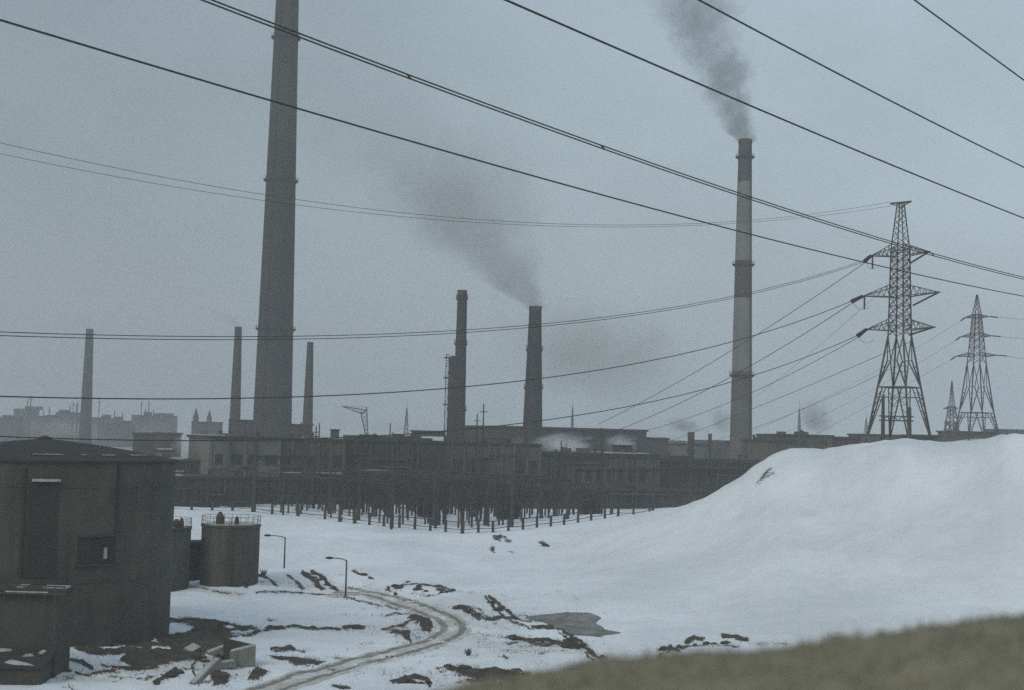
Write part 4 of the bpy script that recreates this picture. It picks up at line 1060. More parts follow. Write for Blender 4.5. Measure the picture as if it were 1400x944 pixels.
def transformer(lb, px, d, sc=1):
    p = at(px, 700, d); z = hz(p[0], d); o = thing('power_transformer', lb, 'transformer', (p[0], d, z - .1), .2); o.scale = (sc,) * 3
    MB().box(-2.2, 2.2, -1.2, 1.2, .5, 3.6).build('tank_body', M['hall_dark'], o)
    MB().box(-2.0, 2.0, -.8, .8, 0, .52).build('plinth', M['post'], o)
    for k in range(10): MB().box(-2.0 + k * .42, -1.86 + k * .42, -1.9, -1.19, .9, 3.2).build('radiator_fin', M['hall_dark'], o)
    for x in (-1.3, 0, 1.3): MB().lathe([(.2, 3.6), (.26, 4.1), (.16, 4.2), (.24, 4.8), (.08, 5.6)], 8, cx=x).build('bushing', M['porcelain'], o)
    MB().tube([(-1.8, 0, 4.3), (1.2, 0, 4.3)], .42, 10).build('conservator', M['steel'], o)
transformer('dark finned transformer in the open snow behind the fence', 585, 300); transformer('dark finned transformer among the right rows of posts', 694, 300, 1.1); transformer('dark finned transformer at the left rows of posts', 478, 322, 1.1); transformer('dark finned transformer near the right end of the yard', 805, 330, 1.1)

# rigid busbars and slack strung conductors over the yard
def busbar(i0, j0, i1, j1, hgt, lb):
    a = yard(i0, j0); b = yard(i1, j1); z = hz(*a) + hgt; z2 = hz(*b) + hgt
    o = thing('busbar', lb, 'busbar', (a[0], a[1], z)); L = Vector((b[0] - a[0], b[1] - a[1], z2 - z))
    for off in (-1.2, 0, 1.2):
        n = Vector((-L.y, L.x, 0)).normalized() * off; pts = []
        for k in range(13):
            t = k / 12; pts.append(L * t + n + Vector((0, 0, -1.6 * t * (1 - t))))
        MB().tube(pts, .09, 5).build('conductor', M['steel'], o)
for k, (i0, j0, i1, j1, hg, lb) in enumerate(((8, 12, 8, 74, 7.2, 'three slack conductors over the front right rows of the yard'), (22, 8, 22, 70, 8.4, 'three slack conductors over the second right rows of the yard'), (40, 8, 40, 60, 7.6, 'three slack conductors running back through the middle of the yard'),
        (58, 8, 58, 48, 8.6, 'three slack conductors running back left of the middle of the yard'), (8, 14, 84, 14, 8.0, 'three slack conductors along the front left rows behind the fence'), (8, 30, 84, 30, 9.2, 'three slack conductors along the second left rows of the yard'), (8, 48, 66, 48, 8.8, 'three slack conductors across the back of the yard'))):
    busbar(i0, j0, i1, j1, hg, lb)
# ------------------------------------------------------------------ pylons
def lerp_tab(tab, z):
    for (z0, w0), (z1, w1) in zip(tab[:-1], tab[1:]):
        if z <= z1: return w0 + (w1 - w0) * (z - z0) / (z1 - z0)
    return tab[-1][1]
def pylon(name, lb, px, py, d, rz, tab, waist, frame, arms, top, z=None, k=1.0, tbar=True, lw=.24, bw=.115, string_dirs=((-1, -.55, -.55),), both=True):
    p = at(px, py, d); z = p[2] if z is None else z
    o = thing(name, lb, 'pylon', (p[0], d, z - .4), rz)
    W = lambda q: lerp_tab(tab, q)
    C4 = ((-1, -1), (1, -1), (1, 1), (-1, 1))
    def cr(i, q): return Vector((C4[i % 4][0] * W(q), C4[i % 4][1] * W(q), q))
    for i in range(4):
        MB().bar(cr(i, 0) - (cr(i, frame) - cr(i, 0)) * .25, cr(i, frame), lw * 1.15, lw).bar(cr(i, frame), cr(i, waist), lw).build('leg', M['pylon'], o)
    # bracing of the splayed base
    g = MB(); joint = frame + (waist - frame) * .52
    for i in range(4):
        a0, b0 = cr(i, 0), cr(i + 1, 0); af, bf = cr(i, frame), cr(i + 1, frame); aw, bw_ = cr(i, waist), cr(i + 1, waist)
        g.bar(af, bf, lw * .8)
        ja, jb = cr(i, joint).lerp(cr(i + 1, joint), .36), cr(i, joint).lerp(cr(i + 1, joint), .64)
        g.bar(af, ja, lw * .75); g.bar(bf, jb, lw * .75); g.bar(ja, aw, bw * 1.2); g.bar(jb, bw_, bw * 1.2); g.bar(ja, jb, bw)
        la, lb_ = af.lerp(bf, .3), af.lerp(bf, .7); ta, tb = a0.lerp(af, .06), b0.lerp(bf, .06)
        g.bar(la, ta, lw * .7); g.bar(lb_, tb, lw * .7)
        for (leg0, leg1, s0, s1) in ((ta, af, ta, la), (tb, bf, tb, lb_)):
            n = 6
            for q in range(1, n):
                g.bar(leg0.lerp(leg1, q / n), s0.lerp(s1, (q - (q % 2) * .5) / n), bw * .75); g.bar(leg0.lerp(leg1, q / n), s0.lerp(s1, (q + .6) / n), bw * .6)
        for (leg0, leg1, s1) in ((af, cr(i, joint), ja), (bf, cr(i + 1, joint), jb)):
            for q in range(1, 5):
                g.bar(leg0.lerp(leg1, q / 5), af.lerp(ja, (q - .4) / 5) if s1 is ja else bf.lerp(jb, (q - .4) / 5), bw * .65)
        zf = frame * .83; g.bar(cr(i, zf), cr(i + 1, zf), bw * .8)
    g.bar(cr(0, frame), cr(2, frame), bw); g.bar(cr(1, frame), cr(3, frame), bw)
    g.build('base_bracing', M['pylon'], o)
    # body
    bt = arms[-1][0] + .6
    g = MB(); zq = waist; lv = [zq]
    while zq < bt - .1:
        zq = min(bt, zq + max(1.1, W(zq) * 1.25)); lv.append(zq)
    for i in range(4):
        g.bar(cr(i, waist), cr(i, bt), lw * .8)
        for a, b in zip(lv[:-1], lv[1:]):
            g.bar(cr(i, a), cr(i + 1, b), bw * .85); g.bar(cr(i + 1, a), cr(i, b), bw * .85); g.bar(cr(i, b), cr(i + 1, b), bw * .8)
    g.build('body', M['pylon'], o)
    g = MB(); lv = [bt + (top - bt) * (1 - (1 - q / 9) ** 1.25) for q in range(10)]
    for i in range(4):
        for a, b in zip(lv[:-1], lv[1:]):
            g.bar(cr(i, a), cr(i, b), lw * .6); sg = int(a * 10) % 2
            g.bar(cr(i + sg, a), cr(i + 1 - sg, b), bw * .7)
    g.build('spire', M['pylon'], o)
    if tbar:
        g = MB(); g.bar((-1.95, 0, top), (1.95, 0, top), .26).bar((-1.95, 0, top), (0, 0, top - .8), .14).bar((1.95, 0, top), (0, 0, top - .8), .14); g.build('top_bar', M['pylon'], o)
    tips = []
    for (za, ra, la_, dep) in arms:
        for sg, L in ((-1, la_), (1, ra)):
            w = W(za); g = MB(); tip = Vector((sg * L, 0, za - dep * .15))
            lo = [Vector((sg * w, y * w, za - dep * .35)) for y in (-1, 1)]; hi = [Vector((sg * w, y * w, za + dep * .65)) for y in (-1, 1)]
            for q in (0, 1):
                g.bar(lo[q], tip, lw * .62); g.bar(hi[q], tip, lw * .5)
                n = 5
                for s_ in range(n):
                    g.bar(lo[q].lerp(tip, s_ / n), hi[q].lerp(tip, (s_ + .5) / n), bw * .6); g.bar(hi[q].lerp(tip, (s_ + .5) / n), lo[q].lerp(tip, (s_ + 1) / n), bw * .6)
            for s_ in range(5): g.bar(lo[0].lerp(tip, s_ / 5), lo[1].lerp(tip, (s_ + .5) / 5), bw * .6)
            g.bar(tip + Vector((0, -.5, 0)), tip + Vector((0, .5, 0)), lw * .6)
            g.build('crossarm', M['pylon'], o); tips.append((sg, tip))
    return o, tips
def beads(name, a, b, o, r=.26, n=12, mat=None):
    a = Vector(a); b = Vector(b); g = MB(); pts = []; rs = []
    for i in range(n * 2 + 1):
        pts.append(a.lerp(b, i / (n * 2))); rs.append(r if i % 2 else r * .4)
    return g.tube(pts, rs, 7).build(name, mat or M['porcelain'], o)
P1D = 240.0
RZ = -math.radians(43.7)
py1, tips1 = pylon('lattice_pylon', 'tallest lattice pylon with a small bar across its peak, on the crest of the mound', 1229, 607, P1D, RZ,
             [(0, 4.05), (9.75, 2.62), (18.6, 1.40), (33.5, 1.12), (41.4, .42)], 18.6, 9.9, [(20.2, 6.3, 6.3, 1.9), (26.0, 7.1, 7.1, 2.0), (32.9, 5.3, 5.6, 1.9)], 41.4, z=at(1229, 607, P1D)[2])
def world_tip(o, t): return Matrix.Translation(o.location) @ Matrix.Rotation(o.rotation_euler.z, 4, 'Z') @ t
T1 = [(sg, world_tip(py1, t)) for sg, t in tips1]
# insulator strings hang off the arm tips toward the wires
SPX = {}
def strain(o, tipw, px, py, d, r=.32):
    q = Vector(at(px, py, d)); inv = (Matrix.Translation(o.location) @ Matrix.Rotation(o.rotation_euler.z, 4, 'Z')).inverted()
    beads('insulator_string', inv @ tipw, inv @ q, o, r); return q
T1l = [t for s_, t in T1 if s_ < 0]; T1r = [t for s_, t in T1 if s_ > 0]
QL = [strain(py1, T1l[0], 1172, 459, 241), strain(py1, T1l[1], 1164, 412, 241), strain(py1, T1l[2], 1182, 357, 241)]
QS = [strain(py1, T1l[0], 1174, 461, 246, .22), strain(py1, T1l[1], 1166, 414, 246, .22), strain(py1, T1l[2], 1183, 359, 246, .22)]
QR = [strain(py1, T1r[0], 1244, 458, 241, .2), strain(py1, T1r[1], 1248, 418, 241, .2), strain(py1, T1r[2], 1243, 361, 241, .2)]
inv = (Matrix.Translation(py1.location) @ Matrix.Rotation(RZ, 4, 'Z')).inverted()
for t in T1l[1:]:
    a = inv @ t; beads('insulator_string', a + Vector((.35, 0, 0)), a + Vector((.35, 0, -2.2)), py1, .2, 8)
# slack jumper loops under the left arms
for t, q in zip(T1l, QL):
    a = inv @ q; b = (inv @ t) + Vector((.5, 1.6, -1.6)); m_ = (a + b) / 2 + Vector((0, 0, -1.9))
    pts = [a * (1 - s) ** 2 + m_ * 2 * s * (1 - s) + b * s * s for s in [i / 10 for i in range(11)]]
    MB().tube(pts, .03, 5).build('jumper_wire', M['wire'], py1)
P2D = 392.0
py2, tips2 = pylon('lattice_pylon', 'middle sized lattice pylon with a plain pointed peak, right of the tallest one', 1335, 599, P2D, -math.radians(45),
             [(0, 4.6), (7.3, 3.4), (21, 1.85), (34, .95), (40, .12)], 21, 7.3, [(23.2, 6.3, 6.3, 1.1), (28.6, 4.4, 4.9, 1.1), (33.9, 3.8, 3.6, .9)], 40, lw=.27, bw=.13, tbar=False)
T2 = [(sg, world_tip(py2, t)) for sg, t in tips2]
def strain2(i, dx, dy, dz):
    inv2 = (Matrix.Translation(py2.location) @ Matrix.Rotation(py2.rotation_euler.z, 4, 'Z')).inverted()
    q = T2[i][1] + Vector((dx, dy, dz)); beads('insulator_string', inv2 @ T2[i][1], inv2 @ q, py2, .2); return q
Q2 = [strain2(0, -1.6, -1, -1.1), strain2(2, -1.6, -1, -1.1), strain2(4, -1.4, -1, -1.0), strain2(1, 2.6, .6, -.1), strain2(3, 2.6, .6, -.1), strain2(5, 2.4, .6, -.1)]
py3, tips3 = pylon('lattice_pylon', 'smallest slim pylon tucked behind the left foot of the middle pylon', 1301, 601, 540, -math.radians(46),
             [(0, 2.3), (4.5, 1.9), (8, 1.5), (16, .55), (22.5, .1)], 8, 4.4, [(6.6, 2.2, 3.0, .9), (12.2, 2.4, 3.4, .9)], 22.5, lw=.3, bw=.16, tbar=False)
# gantry behind the tallest pylon
def post_gantry():
    d = 300; a = at(1207, 603, d); b = at(1243.5, 603, d); z = a[2] - 1.0; L = b[0] - a[0]; s = px_m(d)
    o = thing('portal_gantry', 'two post gantry with a crossbeam seen between the legs of the tallest pylon', 'gantry', (a[0], d, z))
    for x in (0, L): MB().bar((x, 0, 0), (x, 0, (603 - (540 if x == 0 else 556)) * s + 1), .75, .5).build('column', M['post'], o)
    g = MB(); zb = 28 * s + 1
    for zz in (zb, zb + .9): g.bar((-.8, 0, zz), (L + .8, 0, zz), .28)
    for k in range(7): g.bar((L * k / 7, 0, zb + (.9 if k % 2 else 0)), (L * (k + 1) / 7, 0, zb + (0 if k % 2 else .9)), .16)
    g.build('beam', M['pylon'], o)
post_gantry()

# ------------------------------------------------------------------ wires
def wire_geom(a, b, obs, n=60, ends=None):
    """horizontal run a-b (plan points); the sag is a parabola fitted to where the cable is seen."""
    a = np.array(a, float); b = np.array(b, float); u = b - a
    ts, zs, ws = [], [], []
    for px, py in obs:
        v = ray(px, py)
        A = np.array([[u[0], -v[0]], [u[1], -v[1]]]); t, s = np.linalg.solve(A, -a)
        ts.append(t); zs.append(CZ + v[2] * s); ws.append(1 / max(abs(s), 10.))
    for t, z in (ends or ()): ts.append(t); zs.append(z); ws.append(.05)
    ts = np.array(ts); zs = np.array(zs); ws = np.array(ws)
    V = np.stack([np.ones_like(ts), ts, ts * ts], 1)
    co = np.linalg.lstsq(V * ws[:, None], zs * ws, rcond=None)[0]
    if co[2] < 0:                                    # cables never arch upward
        co = np.append(np.linalg.lstsq(V[:, :2] * ws[:, None], zs * ws, rcond=None)[0], 0)
    T = np.linspace(0, 1, n + 1)
    P = [(*(a + u * t), co[0] + co[1] * t + co[2] * t * t) for t in T]
    res = []
    for (px, py), t in zip(obs, ts):
        q = proj((*(a + u * t), co[0] + co[1] * t + co[2] * t * t)); res.append(round(q[1] - py, 1))
    return P, res
def wire(lb, a, b, obs, r=.05, twin=None, spacers=(), ends=None, name='power_cable', n=60):
    P, res = wire_geom(a, b, obs, n, ends)
    print('wire', lb[:30], res)
    c = P[n // 2]
    o = thing(name, lb, 'cable', c)
    Q = [(p[0] - c[0], p[1] - c[1], p[2] - c[2]) for p in P]
    if twin:
        u = np.array(b) - np.array(a); u = u / np.linalg.norm(u); nn = np.array([-u[1], u[0]])
        for s_ in (-.5, .5):
            MB().tube([(p[0] + nn[0] * twin[0] * s_, p[1] + nn[1] * twin[0] * s_, p[2] + twin[1] * s_) for p in Q], r, 6).build('conductor', M['wire'], o, True)
        for t in spacers:
            p = Q[int(t * n)]
            MB().bar((p[0] - nn[0] * twin[0] * .5, p[1] - nn[1] * twin[0] * .5, p[2] - twin[1] * .5), (p[0] + nn[0] * twin[0] * .5, p[1] + nn[1] * twin[0] * .5, p[2] + twin[1] * .5), .075).build('spacer', M['steel'], o)
    else:
        MB().tube(Q, r, 6).build('conductor', M['wire'], o, True)
    return P
def near(X0, s0, s1): return (X0 + .779 * s0, s0), (X0 + .779 * s1, s1)
wire('thick near cable starting at the left edge, lowest of the near bundle', *near(-73, 45, 330), [(0, 28), (200, 88), (410, 148), (660, 221), (1000, 315), (1220, 368), (1400, 405)], .055)
wire('twin near cable pair running from the upper left across the huge chimney', *near(-63, 45, 330), [(284, 1), (370, 33), (407, 47.5), (500, 82), (660, 145), (880, 221.5), (1012, 265), (1222, 333), (1400, 381)], .042, (.30, .30), (.105, .16, .30, .45))
wire('thick near cable entering at the top middle, above the twin pair', *near(-47.4, 35, 330), [(690, 0), (880, 82.5), (1000, 132), (1106, 179), (1250, 240), (1400, 298)], .05)
wire('near cable passing above the smoke at the upper right', *near(-38.8, 30, 330), [(955, 0), (1100, 77), (1298, 179), (1400, 229)], .042)
wire('near cable cutting the top right corner', *near(-29.5, 24, 330), [(1250, 0), (1325, 55), (1400, 110)], .036)
LE = (-52.0, 92.0)
def sub(q, a): return (q[0], q[1])
wire('twin cable sagging from the top left arm of the tallest pylon to the left edge', sub(QL[2], 0), LE, [(1165, 364), (1000, 407), (860, 433), (740, 446), (640, 451.5), (420, 460), (200, 461), (0, 458)], .04, (.0, .28), ends=[(0, QL[2].z)])
wire('single cable from the middle left arm of the tallest pylon to the left edge', sub(QL[1], 0), LE, [(1145, 421), (1030, 461), (860, 499), (740, 517), (700, 523), (440, 541), (200, 545), (0, 543)], .062, ends=[(0, QL[1].z)])
wire('lowest cable from the tallest pylon, passing just over the big tank', sub(QL[0], 0), LE, [(1120, 487), (1000, 527), (877, 553), (742, 574), (600, 588), (400, 599), (200, 602), (60, 601.5)], .055, ends=[(0, QL[0].z)])
SE = [at(818, 590, 326), at(848, 590, 332), at(878, 590, 338)]
wire('steep cable dropping from the top arm of the tallest pylon to the yard', sub(QS[2], 0), SE[0][:2], [(1182, 360), (1090, 420), (1030, 461), (1000, 481), (870, 554), (820, 579)], .055, ends=[(0, QS[2].z)], name='down_lead')
wire('steep cable dropping from the middle arm of the tallest pylon to the yard', sub(QS[1], 0), SE[1][:2], [(1165, 413), (1030, 498), (1000, 515), (946, 544), (855, 584)], .06, ends=[(0, QS[1].z)], name='down_lead')
wire('steep cable dropping from the lowest arm of the tallest pylon to the yard', sub(QS[0], 0), SE[2][:2], [(1180, 459), (1117, 490), (1030, 537), (1000, 550), (890, 587)], .05, ends=[(0, QS[0].z)], name='down_lead')
RE = [at(905, 590, 345), at(935, 590, 350), at(965, 590, 356)]
wire('cable from the lower right arm of the tallest pylon, passing behind its legs', sub(QR[1], 0), RE[0][:2], [(1203, 486), (1083, 536), (1030, 560), (930, 598)], .045, name='down_lead')
wire('thin cable low behind the tallest pylon toward the banded chimney', sub(QR[0], 0), RE[1][:2], [(1186, 520), (1083, 566), (1031, 585), (980, 602)], .035, name='down_lead')
wire('thin cable from the top right arm of the tallest pylon dropping behind its body', sub(QR[2], 0), RE[2][:2], [(1243, 361), (1220, 388), (1100, 490), (1040, 535), (990, 575)], .022, name='down_lead')
# earth wires high over the works
tb = Matrix.Translation(py1.location) @ Matrix.Rotation(RZ, 4, 'Z') @ Vector((-1.95, 0, 41.4)); tb2 = Matrix.Translation(py1.location) @ Matrix.Rotation(RZ, 4, 'Z') @ Vector((1.95, 0, 41.4))
wire('faint upper earth wire crossing the huge chimney high on the left', (tb.x, tb.y), (-80, 140), [(0, 199), (160, 229), (359, 262), (480, 281), (700, 304), (960, 312), (1217, 273)], .03, name='earth_wire')
wire('faint lower earth wire just under the other one', (tb2.x, tb2.y), (-82, 146), [(0, 216), (160, 240), (340, 266), (480, 285), (700, 309), (960, 317), (1243, 273)], .028, name='earth_wire')
for i, (lb, yy) in enumerate((('cable leaving the lowest right arm of the middle pylon to the right edge', 491), ('cable leaving the middle right arm of the middle pylon to the right edge', 464), ('cable leaving the top right arm of the middle pylon to the right edge', 437))):
    q = Q2[3 + i]; wire(lb, (q.x, q.y), (q.x + 130, q.y + 60), [proj(q), (1400, yy)], .045, n=24)
for i, (lb, ob) in enumerate((('thin cable slanting left from the lowest left arm of the middle pylon', [(1265, 512), (1200, 548)]), ('thin cable slanting left from the middle left arm of the middle pylon', [(1268, 490), (1190, 535)]), ('thin cable slanting left from the top left arm of the middle pylon', [(1270, 466), (1190, 512)]))):
    q = Q2[i]; wire(lb, (q.x, q.y), (q.x - 75, q.y + 35), [proj(q)] + ob, .035, n=24)

# ------------------------------------------------------------------ small things lying about
def coil():
    p = at(778, 922, 118); z = hz(p[0], 118); o = thing('wire_coil', 'tangled loop of thick wire sticking up from the snow beside the near bank', 'wire coil', (p[0], 118, z)); r = random.Random(2)
    for k in range(4):
        R = .75 + .14 * k; pts = []
        tx = r.uniform(-.5, .5); 
        for i in range(25):
            a = math.pi * (1.15 * i / 24 - .08) ; pts.append((math.cos(a) * R + .12 * k - .1, math.sin(tx) * math.sin(a) * R * .7 + r.uniform(-.02, .02), max(-.1, math.sin(a) * R * (1.0 - .08 * k) * 1.25)))
        MB().tube(pts, .055, 5).build('strand', M['rust'], o)
coil()
def lump(seed, n=42):
    r = random.Random(seed); b = MB(); V = []; 
    for i in range(7):
        th = math.pi * .5 * i / 6
        for k in range(11):
            a = 2 * math.pi * k / 11; q = 1 + r.uniform(-.28, .28)
            V.append((math.cos(a) * math.cos(th) * q, math.sin(a) * math.cos(th) * q, math.sin(th) * (1 + r.uniform(-.25, .25)) - .12))
    fs = [(i * 11 + k, i * 11 + (k + 1) % 11, (i + 1) * 11 + (k + 1) % 11, (i + 1) * 11 + k) for i in range(6) for k in range(11)]
    b.add(V, fs); return b
lumps = [lump(s_).build('earth_clod', M['earth'], None, False) for s_ in range(3)]
LG = 'dark earth clods scattered on the snow'
spots = []
rr = random.Random(8)
for line, n in (([(604, 912), (738, 930)], 9), ([(694, 872), (790, 886)], 9), ([(664, 818), (706, 847)], 5), ([(760, 858), (832, 910)], 9), ([(540, 803), (620, 810)], 7), ([(536, 932), (588, 936)], 5), ([(906, 890), (1022, 876)], 8), ([(215, 932), (240, 920)], 4), ([(414, 785), (460, 806)], 6), ([(560, 845), (592, 858)], 4), ([(674, 735), (700, 742)], 4), ([(738, 743), (750, 746)], 2), ([(240, 895), (330, 905)], 8), ([(484, 781), (508, 792)], 3), ([(620, 830), (668, 848)], 5)):
    for _ in range(n):
        t = rr.random(); px = line[0][0] + (line[1][0] - line[0][0]) * t + rr.uniform(-5, 5); py = line[0][1] + (line[1][1] - line[0][1]) * t + rr.uniform(-2.5, 2.5); spots.append((px, py))
first = [True] * 3
for px, py in spots:
    p = ground_at(px, py, 1.5); k = rr.randrange(3); o = lumps[k] if first[k] else lumps[k].copy()
    if not first[k]: COL.objects.link(o)
    first[k] = False
    s_ = rr.uniform(.22, .55); o.location = (p[0], p[1], hz(p[0], p[1])); o.scale = (s_ * rr.uniform(.8, 1.7), s_, s_ * rr.uniform(.5, .9)); o.rotation_euler = (0, 0, rr.uniform(0, 6.28))
    tag(o, 'dark lump of earth poking out of the snow near the bare patches', 'earth clod', LG)
def weed(px, py, lb, hgt):
    p = ground_at(px, py, 2); o = thing('dead_weed', lb, 'weed', (p[0], p[1], hz(p[0], p[1]) - .05)); r = random.Random(int(px)); g = MB()
    for _ in range(26):
        a = r.uniform(0, 6.28); l = r.uniform(.5, 1) * hgt; sp = r.uniform(.1, .6) * hgt
        x, y = math.cos(a) * sp, math.sin(a) * sp; g.tube([(x * .2, y * .2, 0), (x * .6, y * .6, l * .6), (x, y, l)], [.045, .035, .015], 4)
    g.build('stems', M['weed'], o)
weed(684, 737, 'dead weed tuft on the open snow below the fence corner', 1.0); weed(743, 746, 'dead weed tuft right of the other one below the fence', 1.0); weed(674, 752, 'small dead weed lower on the open snow', .8)
weed(360, 788, 'dead weeds at the right foot of the railed tank', 1.1); weed(466, 713, 'pale weed by the fence post below the workshop hall', 1.3); weed(640, 897, 'lone dead weed between the track and the near bank', .9); weed(1040, 650, 'dead weeds on the shoulder of the white mound', .9); weed(531, 806, 'tiny weed by the bend of the track', .6); weed(541, 815, 'second tiny weed by the bend of the track, nearer', .6)
# ------------------------------------------------------------------ smoke and steam
def volume_mat(name, color, dens, fn, step=1.0):
    mt = bpy.data.materials.new(name); mt.use_nodes = True; nt = mt.node_tree; nt.nodes.remove(nt.nodes['Principled BSDF'])
    t = NT(nt); tc = t.n('ShaderNodeTexCoord').outputs['Object']; sep = t.n('ShaderNodeSeparateXYZ'); t.link(tc, sep.inputs[0])
    pv = t.n('ShaderNodeVolumePrincipled'); pv.inputs['Color'].default_value = (*color, 1)
    pv.inputs['Density'].default_value = 0
    t.link(t.math('MULTIPLY', fn(t, tc, sep.outputs), dens), pv.inputs['Density'])
    t.link(pv.outputs[0], nt.nodes['Material Output'].inputs['Volume'])
    try: mt.cycles.volume_step_rate = step
    except Exception: pass
    return mt
def plume(lb, top, r0, k, a, b, H, color, dens, nscale, fade=.6, step=.5, start=1.0, ay=0.0, decay=1.3, name='smoke_plume'):
    """smoke column rising from `top`, axis x = a z + b z^2, radius r0 + k z"""
    def fn(t, tc, s):
        z = t.math('MAXIMUM', s[2], 0)
        ax = t.math('ADD', t.math('MULTIPLY', z, a), t.math('MULTIPLY', t.math('MULTIPLY', z, z), b))
        dx = t.math('SUBTRACT', s[0], ax); dy = t.math('SUBTRACT', s[1], t.math('MULTIPLY', z, ay))
        rad = t.math('ADD', t.math('MULTIPLY', z, k), r0)
        rho = t.math('DIVIDE', t.math('SQRT', t.math('ADD', t.math('MULTIPLY', dx, dx), t.math('MULTIPLY', dy, dy))), rad)
        n = t.noise(tc, nscale, 5, .62, .6); n2 = t.noise(tc, nscale * .3, 3, .5)
        rho = t.math('ADD', rho, t.math('MULTIPLY', t.math('SUBTRACT', n, .5), 2.4))
        rho = t.math('ADD', rho, t.math('MULTIPLY', t.math('SUBTRACT', n2, .5), 1.6))
        f = t.mapr(rho, .95, .25)
        dec = t.math('POWER', t.math('DIVIDE', r0, rad), decay)
        end = t.mapr(s[2], H * .98, H * (1 - fade))
        return t.math('MULTIPLY', t.math('MULTIPLY', f, dec), end)
    mt = volume_mat('smoke', color, dens, fn, step)
    N = 14; n = 14; vs = []; fs = []
    for i in range(N + 1):
        z = H * i / N; ax = a * z + b * z * z; rr_ = (r0 + k * z) * 1.45 + (.1 if i else -.2 * r0)
        for q in range(n):
            t_ = 2 * math.pi * q / n; vs.append((ax + rr_ * math.cos(t_), ay * z + rr_ * math.sin(t_), z))
    fs = [(i * n + q, i * n + (q + 1) % n, (i + 1) * n + (q + 1) % n, (i + 1) * n + q) for i in range(N) for q in range(n)] + [tuple(range(n - 1, -1, -1)), tuple(N * n + q for q in range(n))]
    o = MB().add(vs, fs).build(name, mt, None, False, top); tag(o, lb, None, None, 'stuff'); return o
def puff(lb, px, py, d, wx, wz, color, dens, nscale=2.2, wy=None, thr=.1, name='steam_cloud', step=.6):
    p = at(px, py, d); s = px_m(d); R = (wx * s / 2, (wy or wx) * s / 2, wz * s / 2)
    def fn(t, tc, sp):
        l = t.n('ShaderNodeVectorMath'); l.operation = 'LENGTH'; t.link(tc, l.inputs[0])
        n = t.noise(tc, nscale, 5, .62, .5)
        rho = t.math('ADD', l.outputs['Value'], t.math('MULTIPLY', t.math('SUBTRACT', n, .5), 1.8))
        return t.mapr(rho, .85, thr)
    mt = volume_mat('steam', color, dens, fn, step)
    n = 16; prof = [(max(.02, math.sin(math.pi * i / 10)), -math.cos(math.pi * i / 10)) for i in range(11)]
    o = MB().lathe(prof, n).build(name, mt, None, False, p); o.scale = R
    tag(o, lb, None, None, 'stuff'); return o
plume('dense grey smoke leaning left from the banded chimney', (TOPR[0], TOPR[1], TOPR[2] - .6), 4.6, .29, -.37, -.0005, 98, (.38, .38, .41), .19, .17, fade=.15, decay=1.15, step=.5)
plume('thin grey smoke blowing left from the stout chimney', (TOP2[0], TOP2[1], TOP2[2] - .6), 4.2, .74, -.78, -.0012, 96, (.36, .37, .36), .115, .085, fade=.8, decay=1.2, step=.5)
puff('faint brownish smog hanging in the sky between the stout and the banded chimney', 805, 490, 800, 360, 210, (.46, .48, .42), .022, 1.1, thr=-.4, wy=300, name='smoke_bank', step=1.0)
puff('thin brownish smog in the sky above the stepped chimney', 630, 270, 800, 330, 250, (.50, .51, .46), .012, 1.2, thr=-.4, wy=300, name='smoke_bank', step=1.0)
plume('small wisp of smoke from the slim chimney left of the huge one', (TOPA[0], TOPA[1], TOPA[2] - .5), 2.6, .5, -1.0, 0, 9, (.45, .45, .45), .05, .25, name='smoke_wisp')
plume('faint wisp of smoke from the faint slim chimney far left', (TOPL[0], TOPL[1], TOPL[2] - .5), 4.0, .4, -.8, 0, 10, (.45, .45, .45), .03, .2, name='smoke_wisp')
puff('grey smoke puff above the blocks behind the mound', 1114, 574, 640, 64, 70, (.42, .42, .45), .085, 1.6, name='smoke_puff')
puff('dark smoke puff over the dark stub chimney', 935, 583, 480, 66, 30, (.30, .31, .29), .10, 1.5, name='smoke_puff')
puff('dark smoke smear left of the banded chimney foot', 986, 577, 560, 44, 56, (.30, .31, .29), .085, 1.5, name='smoke_puff')
puff('white steam low between the big tank and the pale hall', 259, 612, 405, 52, 50, (.97, .97, .97), .22, 1.6)
puff('white steam drifting along the front of the long dark shed', 770, 608, 440, 110, 40, (.96, .97, .97), .10, 2.0)
puff('white steam round the small roof cabin', 850, 607, 430, 60, 34, (.97, .97, .97), .13, 2.0)
puff('thin smoke rising near the crane behind the roofs', 466, 575, 700, 26, 50, (.5, .5, .52), .022, 1.6, name='smoke_puff')
puff('hazy steam between the stub chimneys before the banded chimney', 915, 603, 600, 70, 18, (.95, .96, .96), .03, 2.0)
puff('pale mist low on the far left skyline', 110, 590, 1300, 240, 44, (.8, .82, .83), .012, 1.4, name='smoke_bank')

puff('thin white steam between the huge chimney and the crane', 505, 600, 480, 70, 16, (.95, .96, .96), .03, 2.0)
puff('thin white steam left of the raised gallery on the roofs', 590, 602, 520, 50, 14, (.95, .96, .96), .04, 2.0)
puff('dim steam low in front of the stout chimney', 716, 606, 470, 60, 26, (.93, .94, .94), .022, 2.0)
puff('grey mist behind the two dark huts near the big tank', 210, 588, 700, 110, 40, (.85, .87, .88), .007, 1.6, name='smoke_bank')

puff('pale smoke haze lying over the roofs behind the machine hall', 560, 588, 620, 330, 46, (.80, .81, .80), .0065, 1.5, name='smoke_bank')
puff('pale smoke haze lying over the roofs behind the panel hall', 900, 594, 620, 300, 44, (.80, .81, .80), .0065, 1.5, name='smoke_bank')
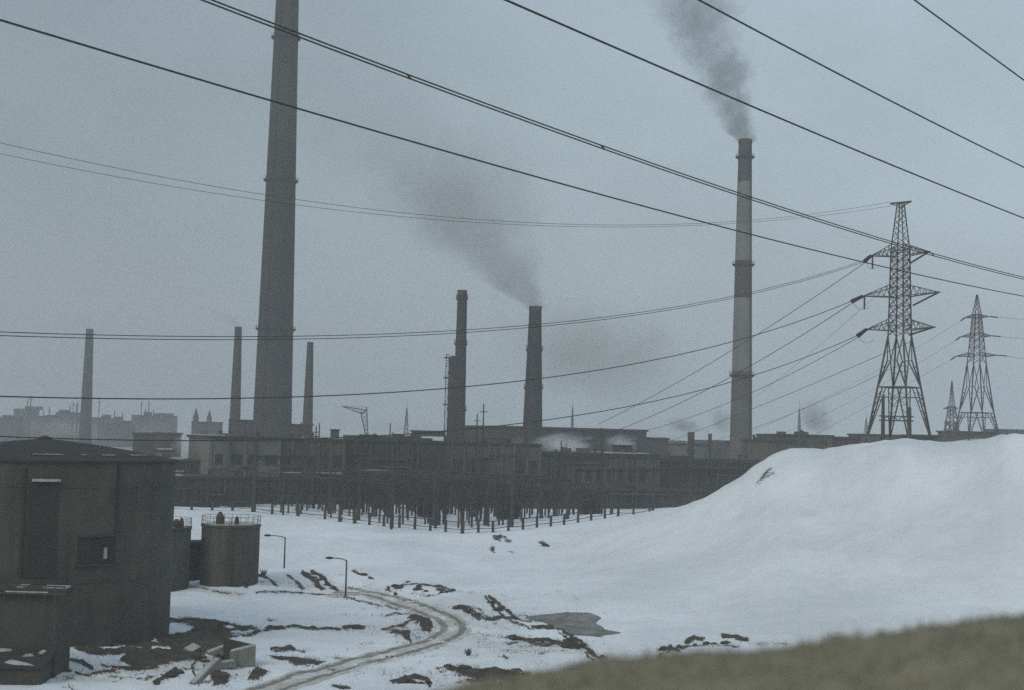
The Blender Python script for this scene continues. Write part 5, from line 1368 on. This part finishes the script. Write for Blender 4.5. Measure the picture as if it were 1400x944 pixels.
# ------------------------------------------------------------------ sky, sun, haze
SUN_EL, SUN_AZ = math.radians(38), math.radians(-140)      # azimuth from +Y towards +X
def world():
    w = bpy.data.worlds.new('World'); SC.world = w; w.use_nodes = True
    t = NT(w.node_tree); bg = w.node_tree.nodes['Background']
    sky = t.n('ShaderNodeTexSky'); sky.sky_type = 'NISHITA'; sky.sun_disc = False
    sky.sun_elevation = SUN_EL; sky.sun_rotation = SUN_AZ
    sky.air_density = 2.0; sky.dust_density = 6.0; sky.ozone_density = 1.0
    tc = t.n('ShaderNodeTexCoord').outputs['Generated']
    sep = t.n('ShaderNodeSeparateXYZ'); t.link(tc, sep.inputs[0])
    # overcast: an even grey cloud sheet hides most of the clear-sky colour
    cl = t.noise(t.mapping(tc, (1, 1, 1.6)), 4.5, 5, .55)
    lx = t.mapr(sep.outputs[0], -.42, .42, .56, 1.30, False)
    val = t.math('MULTIPLY', lx, t.mapr(cl, .3, .7, .90, 1.10))
    vm = t.n('ShaderNodeVectorMath'); vm.operation = 'SCALE'; vm.inputs[0].default_value = SKYCOL; t.link(val, vm.inputs[3])
    c = t.mix(.85, sky.outputs[0], vm.outputs[0])
    t.link(c, bg.inputs['Color']); bg.inputs['Strength'].default_value = .1
SKYCOL = (2.88, 3.70, 4.28)
world()
sl = bpy.data.lights.new('sun', 'SUN'); so = bpy.data.objects.new('sun', sl); COL.objects.link(so)
sl.energy = .75; sl.angle = math.radians(24); sl.color = (1, .985, .965)
sd = Vector((math.sin(SUN_AZ) * math.cos(SUN_EL), math.cos(SUN_AZ) * math.cos(SUN_EL), math.sin(SUN_EL)))
so.rotation_euler = sd.to_track_quat('Z', 'Y').to_euler(); so.location = (0, -50, 120)

hb = MB().box(-2600, 2600, -300, 3400, -4, 330)
mt = bpy.data.materials.new('pale_haze'); mt.use_nodes = True; nt = mt.node_tree; nt.nodes.remove(nt.nodes['Principled BSDF'])
pv = nt.nodes.new('ShaderNodeVolumePrincipled'); pv.inputs['Density'].default_value = HAZE_D if 'HAZE_D' in globals() else .00030
pv.inputs['Color'].default_value = (.93, .95, .97, 1); pv.inputs['Anisotropy'].default_value = 0
nt.links.new(pv.outputs[0], nt.nodes['Material Output'].inputs['Volume'])
ho = hb.build('haze', mt); tag(ho, 'pale haze filling the air over the works', None, None, 'stuff')

vs = SC.view_settings; vs.view_transform = 'Standard'; vs.look = 'None'; vs.exposure = 0.36; vs.gamma = 1; vs.use_curve_mapping = False
cy = SC.cycles; cy.use_denoising = False; cy.volume_bounces = 1; cy.max_bounces = 6; cy.diffuse_bounces = 3; cy.glossy_bounces = 2
cy.volume_step_rate = 1.0; cy.volume_max_steps = 256; cy.use_adaptive_sampling = True; cy.adaptive_threshold = .02
